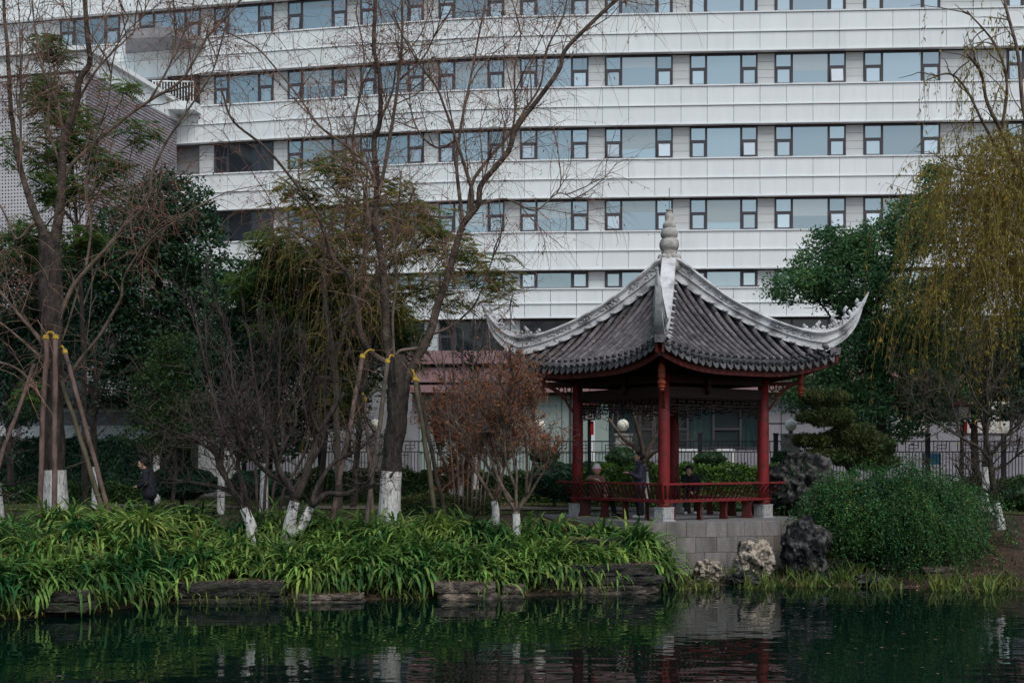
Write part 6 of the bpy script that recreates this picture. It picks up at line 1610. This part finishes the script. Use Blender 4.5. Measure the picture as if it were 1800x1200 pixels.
# cloud-pruned pine
t, base = tree_base('cloud_pine', 'cloud pruned pine with flat foliage pads right of the pavilion', 1500, 880, 33.5); Yp = 33.5
pads = [(1450, 698, 48, 15), (1455, 733, 52, 17), (1432, 774, 44, 13), (1500, 765, 52, 22), (1530, 785, 48, 22), (1478, 800, 55, 17), (1540, 812, 40, 16), (1440, 800, 34, 12)]
tr = px_limb([(1500, 890), (1505, 850), (1490, 815), (1470, 780), (1478, 750), (1460, 720), (1452, 700)], Yp); tr[0, 2] = base[2] - .1
put(wobble_tube(MB(), tr, np.linspace(9, 3, len(tr)) / F * Yp, 9), 'trunk', M['bark'], t, base)
for (px, py, rx, ry) in pads:
    c = P(px, py, Yp + rng.normal(0, .15)); R = np.array([rx, rx * .9, ry]) / F * Yp
    n = int(rx * ry * 4.2); d = nrm(rng.normal(size=(n, 3))); q = c + d * R * (rng.random(n)[:, None] ** .25) * (1 + .12 * np.sin(d[:, :1] * 8 + px))
    dirs = nrm(d * .6 + rng.normal(size=(n, 3)) * .5 + np.array([0, 0, .55]))
    b = MB().quads(kites(q, rng.uniform(.10, .18, n), .2, .10, dirs)); put(b, 'foliage_pad', M['pine'], t, base, kind='stuff')
    s = tr[np.argmin(np.abs(tr[:, 2] - c[2] + .2))]; put(MB().tube(cr(np.array([s, (s + c) / 2 - [0, 0, .06], c - [0, 0, .03]]), 4), .03, 6), 'limb', M['bark'], t, base)

# jasmine mound: arching strands full of small leaves
t, base = tree_base('jasmine_mound', 'big drooping green jasmine mound right of the corner rocks', 1575, 940, 29.8, 'bush'); Yj = 29.8
ctr = P(1572, 905, Yj); R = np.array([158, 120, 92]) / F * Yj
n = 1500; dv = nrm(rng.normal(size=(n, 3)) * [1, 1, .8] + [0, -.25, .35]); az = np.arctan2(dv[:, 1], dv[:, 0])
lump = .93 + .16 * np.sin(az * 4 + 1) + .14 * np.sin(dv[:, 2] * 6 + az * 3)
st = ctr + dv * R * np.array([.86, .8, .86]) * lump[:, None] * rng.uniform(.72, 1.12, (n, 1)); st[:, 2] = np.maximum(st[:, 2], ctr[2] - R[2] * .75)
d0 = nrm(np.stack([np.cos(az) * .7, np.sin(az) * .7, rng.uniform(.1, .9, n)], 1) + rng.normal(0, .35, (n, 3)))
m_ = 12; S = np.empty((n, m_, 3)); S[:, 0] = st; d = d0; step = (rng.uniform(.45, 1.75, n) / m_)[:, None]
for j in range(1, m_):
    d = nrm(d + np.array([0, 0, -.32]) + rng.normal(0, .08, (n, 3))); S[:, j] = S[:, j - 1] + d * step
gzz = gz(S[..., 0], S[..., 1]); S[..., 2] = np.maximum(S[..., 2], gzz + .05)
put(MB().tubes(S, taper(n, m_, .004, .002), 3), 'strands', M['leaf_bush'], t, base, kind='stuff')
k = 52000; q = S.reshape(-1, 3)[rng.choice(n * m_, k)] + rng.normal(0, .045, (k, 3))
put(MB().quads(kites(q, rng.uniform(.035, .075, k), .5, .32)), 'foliage', M['leaf_jasmine'], t, base, kind='stuff')
k = 1100; sel = np.where((np.sin(az * 7) > .4))[0]; q = S[sel].reshape(-1, 3); q = q[rng.choice(len(q), k)] + rng.normal(0, .04, (k, 3))
put(MB().quads(kites(q, rng.uniform(.03, .06, k), .5, .35)), 'yellow_leaves', M['leaf_yellow'], t, base, kind='stuff')
for a_ in np.arange(0, 6.28, .35):
    e_ = ctr + np.array([math.cos(a_) * R[0] * .8, math.sin(a_) * R[1] * .7, R[2] * rng.uniform(.1, .8)])
    put(MB().tube(cr(np.array([base - [0, 0, .1] + rng.normal(0, .15, 3) * [1, 1, 0], (base + e_) / 2 + [0, 0, .25], e_]), 5), np.linspace(.02, .006, 11), 5), 'stem', M['bark'], t, base)
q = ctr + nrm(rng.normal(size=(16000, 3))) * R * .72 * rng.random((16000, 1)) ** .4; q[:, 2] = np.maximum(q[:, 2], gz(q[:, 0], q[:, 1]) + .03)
put(MB().quads(kites(q, rng.uniform(.06, .12, 16000), .3, .32)), 'inner_foliage', M['leaf_dark'], t, base, kind='stuff')  # inner leaves coloured darker to shade the gaps between strands

# ------------------------------------------------------------------ ferns, reeds, litter
def fronds(c, az, L, el, droop, W, m=12):
    """arching serrated fronds as connected strips; arrays over n fronds"""
    n = len(c); h = np.stack([np.cos(az), np.sin(az), np.zeros(n)], 1); up = np.array([0, 0, 1.])
    side = np.stack([-np.sin(az), np.cos(az), np.zeros(n)], 1)
    rib = np.empty((n, m, 3)); rib[:, 0] = c; ang = el.copy()
    ds = (L / (m - 1))[:, None]
    for j in range(1, m):
        a = el - droop * (j / (m - 1)) ** 1.4
        rib[:, j] = rib[:, j - 1] + (h * np.cos(a)[:, None] + up * np.sin(a)[:, None]) * ds
    t = np.arange(m) / (m - 1)
    w = np.clip(np.sin(np.pi * np.clip(t * .94 + .05, 0, 1)) ** .55, .04, 1) * np.where(t < .1, .3, 1) * np.where(np.arange(m) % 2, 1.0, .72)
    fw = np.gradient(rib, axis=1)
    ed = lambda s: rib + s * side[:, None] * (W[:, None] * w)[..., None] + fw * .35 - up * (W[:, None] * w)[..., None] * .35
    V = np.concatenate([rib, ed(1), ed(-1)], 1)
    i = np.arange(m - 1)
    f = np.concatenate([np.stack([i, i + 1, m + i + 1, m + i], 1), np.stack([i + 1, i, 2 * m + i, 2 * m + i + 1], 1)])
    return V.reshape(-1, 3), (f[None] + V.shape[1] * np.arange(n)[:, None, None]).reshape(-1, 4)
def clump(cx, cy, k, Lr, spread=.10, flop=0.0, W=(.030, .050), zoff=0.0):
    cx = np.asarray(cx); n = len(cx) * k
    X = np.repeat(cx, k) + rng.normal(0, spread, n); Y = np.repeat(cy, k) + rng.normal(0, spread, n)
    z = gz(X, Y) + zoff
    az = rng.random(n) * 6.283
    if flop: az = np.where(rng.random(n) < flop, -math.pi / 2 + rng.normal(0, .7, n), az)
    L = rng.uniform(*Lr, n) * np.repeat(rng.uniform(.8, 1.2, len(cx)), k)
    return np.stack([X, Y, z], 1), az, L, rng.uniform(.7, 1.45, n), rng.uniform(1.0, 2.8, n), rng.uniform(*W, n)
def inside(X, Y):                                          # keep ferns off the slabs and the platform
    return ~((X > 2.9) & (Y > 28.6))
N = 1500
cx = rng.uniform(-13.5, 3.3, N); dd = .45 + 5.2 * rng.random(N) ** 1.15; cy_ = shore(cx) + dd
keep = inside(cx, cy_) & (np.sin(cx * 1.7 + cy_ * 2.3) + np.sin(cx * 3.1 - cy_ * 1.1) > -.75) & (cy_ < 29.2)
cx, cy_ = cx[keep][:470], cy_[keep][:470]
b = MB(); b.add(*fronds(*clump(cx, cy_, 24, (.45, 1.1), .10, .35, (.022, .038))))
ex = np.concatenate([rng.uniform(-9.6, 3.2, 150), rng.uniform(-10, -7, 40)]); ey = shore(ex) + rng.uniform(.35, 1.1, 190)
kk = ~((np.abs(ex + 5.9) < 1.3) & (ey - shore(ex) < .8))
b.add(*fronds(*clump(ex[kk], ey[kk], 22, (.55, 1.1), .12, .75, (.026, .042), zoff=.10)))
b.build('fern_bed', M['fern'], None, label='dense bed of arching green sword ferns along the bank', cat='ferns', kind='stuff')
sel = rng.choice(len(cx), 130); b = MB(); b.add(*fronds(*clump(cx[sel], cy_[sel], 9, (.65, 1.25), .08, .4, (.026, .042))))
b.build('pale_fern_fronds', M['fern_pale'], None, label='paler young fern fronds rising among the sword ferns', cat='ferns', kind='stuff')
sel = rng.choice(len(cx), 150); b = MB(); b.add(*fronds(*clump(cx[sel], cy_[sel], 3, (.4, .9), .10, .5, (.016, .03))))
b.build('dead_fern_fronds', M['fern_brown'], None, label='withered brown fronds among the sword ferns', cat='ferns', kind='stuff')
# small yellowing ferns along the very water edge
cx = rng.uniform(-11, 3.2, 110); cy_ = shore(cx) + rng.uniform(.02, .4, 110)
b = MB(); b.add(*fronds(*clump(cx, cy_, 10, (.22, .45), .05, .2, (.018, .032)))); b.build('edge_fern_fronds', M['reed'], None, label='small yellow green ferns at the left water edge', cat='ferns', kind='stuff')
def fern_clump(label, px, Y, k, Lr, flop=.5, m='fern', zoff=0.0, W=(.03, .05), spread=.12):
    X = (px - 900) / F * Y; c, az, L, el, dr, w = clump([X], [Y], k, Lr, spread, flop, W, zoff)
    base = np.array([X, Y, float(gz(X, Y))])
    V, f = fronds(c, az, L, el, dr, w)
    o = MB().add(V - base, f).build('fern_clump', M[m], None, label=label, cat='fern', group='large fern clumps'); o.location = base
for args in (('big fern clump spilling over beside the left end of the platform wall', 1118, 27.9, 190, (.7, 1.25), .5, 'fern', .28), ('fern clump hanging down at the front corner of the platform', 1150, 27.75, 110, (.6, 1.0), .45, 'fern', .05), ('fern clump in front of the left bench of the pavilion', 1060, 28.6, 110, (.6, 1.0), .4, 'fern', .02),
             ('fern clump below the long dark slab end near the platform', 1020, 27.2, 110, (.6, .95), .5, 'fern', .05), ('large pale fern clump left of the bare trees', 250, 26.3, 150, (.7, 1.2), .5, 'fern_pale', .02), ('large fern clump at the foot of the left willow', 190, 27.2, 120, (.7, 1.1), .4, 'fern', .02),
             ('fern clump spilling over the pale leaf-strewn slab', 850, 26.0, 130, (.6, 1.0), .6, 'fern', .08), ('fern clump spilling down right of the pale slab', 960, 26.7, 130, (.6, 1.0), .6, 'fern', .08), ('pale fern clump between the rock and the jasmine mound', 1452, 30.2, 70, (.6, .95), .4, 'fern_pale', .1),
             ('fern clump around the whitewashed willow foot', 655, 27.8, 90, (.6, 1.0), .4, 'fern', 0)): fern_clump(*args)
# strappy lily leaves beside the right column
def straps(label, px, Y, k, Lr, m, zoff=0):
    X = (px - 900) / F * Y; base = np.array([X, Y, float(gz(X, Y)) + zoff]); n = k
    az = rng.random(n) * 6.283; c = np.tile(base, (n, 1)) + rng.normal(0, .06, (n, 3)) * [1, 1, 0]
    mm = 8; L = rng.uniform(*Lr, n); el = rng.uniform(.9, 1.45, n); dr = rng.uniform(.8, 2.4, n)
    h = np.stack([np.cos(az), np.sin(az), np.zeros(n)], 1); sd = np.stack([-np.sin(az), np.cos(az), np.zeros(n)], 1); R = np.empty((n, mm, 2, 3)); p = c.copy()
    for j in range(mm):
        t_ = j / (mm - 1); w = .018 * (1 - t_ ** 3) + .001
        R[:, j, 0] = p - sd * w; R[:, j, 1] = p + sd * w
        a = el - dr * t_ ** 1.4; p = p + (h * np.cos(a)[:, None] + np.array([0, 0, 1.]) * np.sin(a)[:, None]) * (L / (mm - 1))[:, None]
    i = np.arange(mm - 1); f = np.stack([2 * i, 2 * i + 1, 2 * i + 3, 2 * i + 2], 1)
    o = MB().add((R - base).reshape(-1, 3), (f[None] + 2 * mm * np.arange(n)[:, None, None]).reshape(-1, 4)).build('lily_clump', M[m], None, label=label, cat='plant'); o.location = base
straps('strappy pale leaved plant between the right column and the tall rock', 1375, 32.6, 60, (.5, .85), 'fern_pale', .1)
straps('strappy green plant behind the tall rock below the pine', 1470, 32.8, 50, (.5, .9), 'leaf_hedge', .2)
straps('strappy green plant in the shade under the back of the pavilion', 1245, 36.0, 40, (.4, .7), 'leaf_bush', 0)
# reeds and water plants
def reeds(label, n, px0, px1, Y0, Y1, hr, m, lean=.3, wd=(.006, .016)):
    nc_ = max(12, n // 14); ci = rng.choice(nc_, n, p=(lambda w: w / w.sum())(rng.random(nc_) ** 2 + .05))
    X = rng.uniform((px0 - 900) / F * 27.5, (px1 - 900) / F * 27.5, nc_)[ci] + rng.normal(0, .10, n); Y = shore(X) + rng.uniform(Y0, Y1, nc_)[ci] + rng.normal(0, .10, n)
    z = np.maximum(gz(X, Y), -.05); base = np.stack([X, Y, z], 1)
    h = (rng.uniform(*hr, n) * rng.uniform(.6, 1.3, nc_)[ci])[:, None]; d = nrm(rng.normal(0, lean, (n, 3)) * [1, 1, 0] + np.array([0, 0, 1.])); s = nrm(np.cross(d, rng.normal(size=(n, 3)))) * rng.uniform(*wd, (n, 1))
    mid = base + d * h * .55; tip = base + d * h + nrm(rng.normal(size=(n, 3)) * [1, 1, 0]) * h * .22
    return MB().quads(np.stack([base - s, base + s, mid + s, mid - s], 1)).quads(np.stack([mid - s, mid + s, tip + s * .15, tip - s * .15], 1)).build('reeds', M[m], None, label=label, cat='reeds', kind='stuff')
reeds('green and yellow reeds standing in the shallow water on the right', 1100, 1175, 1900, -.9, .6, (.14, .48), 'reed', .45, (.010, .024))
reeds('short brown green grass on the right bank', 2200, 1200, 1900, .3, 3.4, (.06, .20), 'grassblade', .6)
reeds('sparse reeds along the left and middle water edge', 420, 0, 1170, -.35, .2, (.15, .45), 'reed')
n = 9000; X = rng.uniform(-16, 15, n); Y = rng.uniform(33.6, 42, n); kk = ~((Y > 35) & (Y < 37)); X, Y = X[kk], Y[kk]; n = len(X)
bs = np.stack([X, Y, gz(X, Y) + .02], 1); tp = bs + rng.normal(0, .03, (n, 3)) * [1, 1, 0] + np.array([0, 0, 1.]) * rng.uniform(.04, .10, (n, 1)); s = nrm(rng.normal(size=(n, 3)) * [1, 1, 0]) * .012
MB().quads(np.stack([bs - s, bs + s, tp + s * .2, tp - s * .2], 1)).build('grass', M['grassblade'], None, label='short winter grass on the lawn behind the trees', cat='grass', kind='stuff')
n = 5200; X = rng.uniform(-12, 12, n); Y = shore(X) + rng.uniform(.05, 5.0, n); c = np.stack([X, Y, gz(X, Y) + .015], 1)
MB().quads(kites(c, rng.uniform(.03, .08, n), 2.5, .3)).build('fallen_leaves', M['litter'], None, label='brown fallen leaves scattered on the bank', cat='leaves', kind='stuff')
n = 330; X = rng.uniform(-3, 11, n); Y = rng.uniform(16, 27, n); c = np.stack([X, Y, np.full(n, .004)], 1); a = rng.random(n) * 6.28; s = rng.uniform(.02, .05, n)[:, None]
A_ = np.stack([np.cos(a), np.sin(a), 0 * a], 1); B_ = np.stack([-np.sin(a), np.cos(a), 0 * a], 1) * .5
MB().quads(np.stack([c - A_ * s, c - B_ * s, c + A_ * s, c + B_ * s], 1)).build('floating_leaves', M['litter'], None, label='tan leaves floating on the dark pond', cat='leaves', kind='stuff')
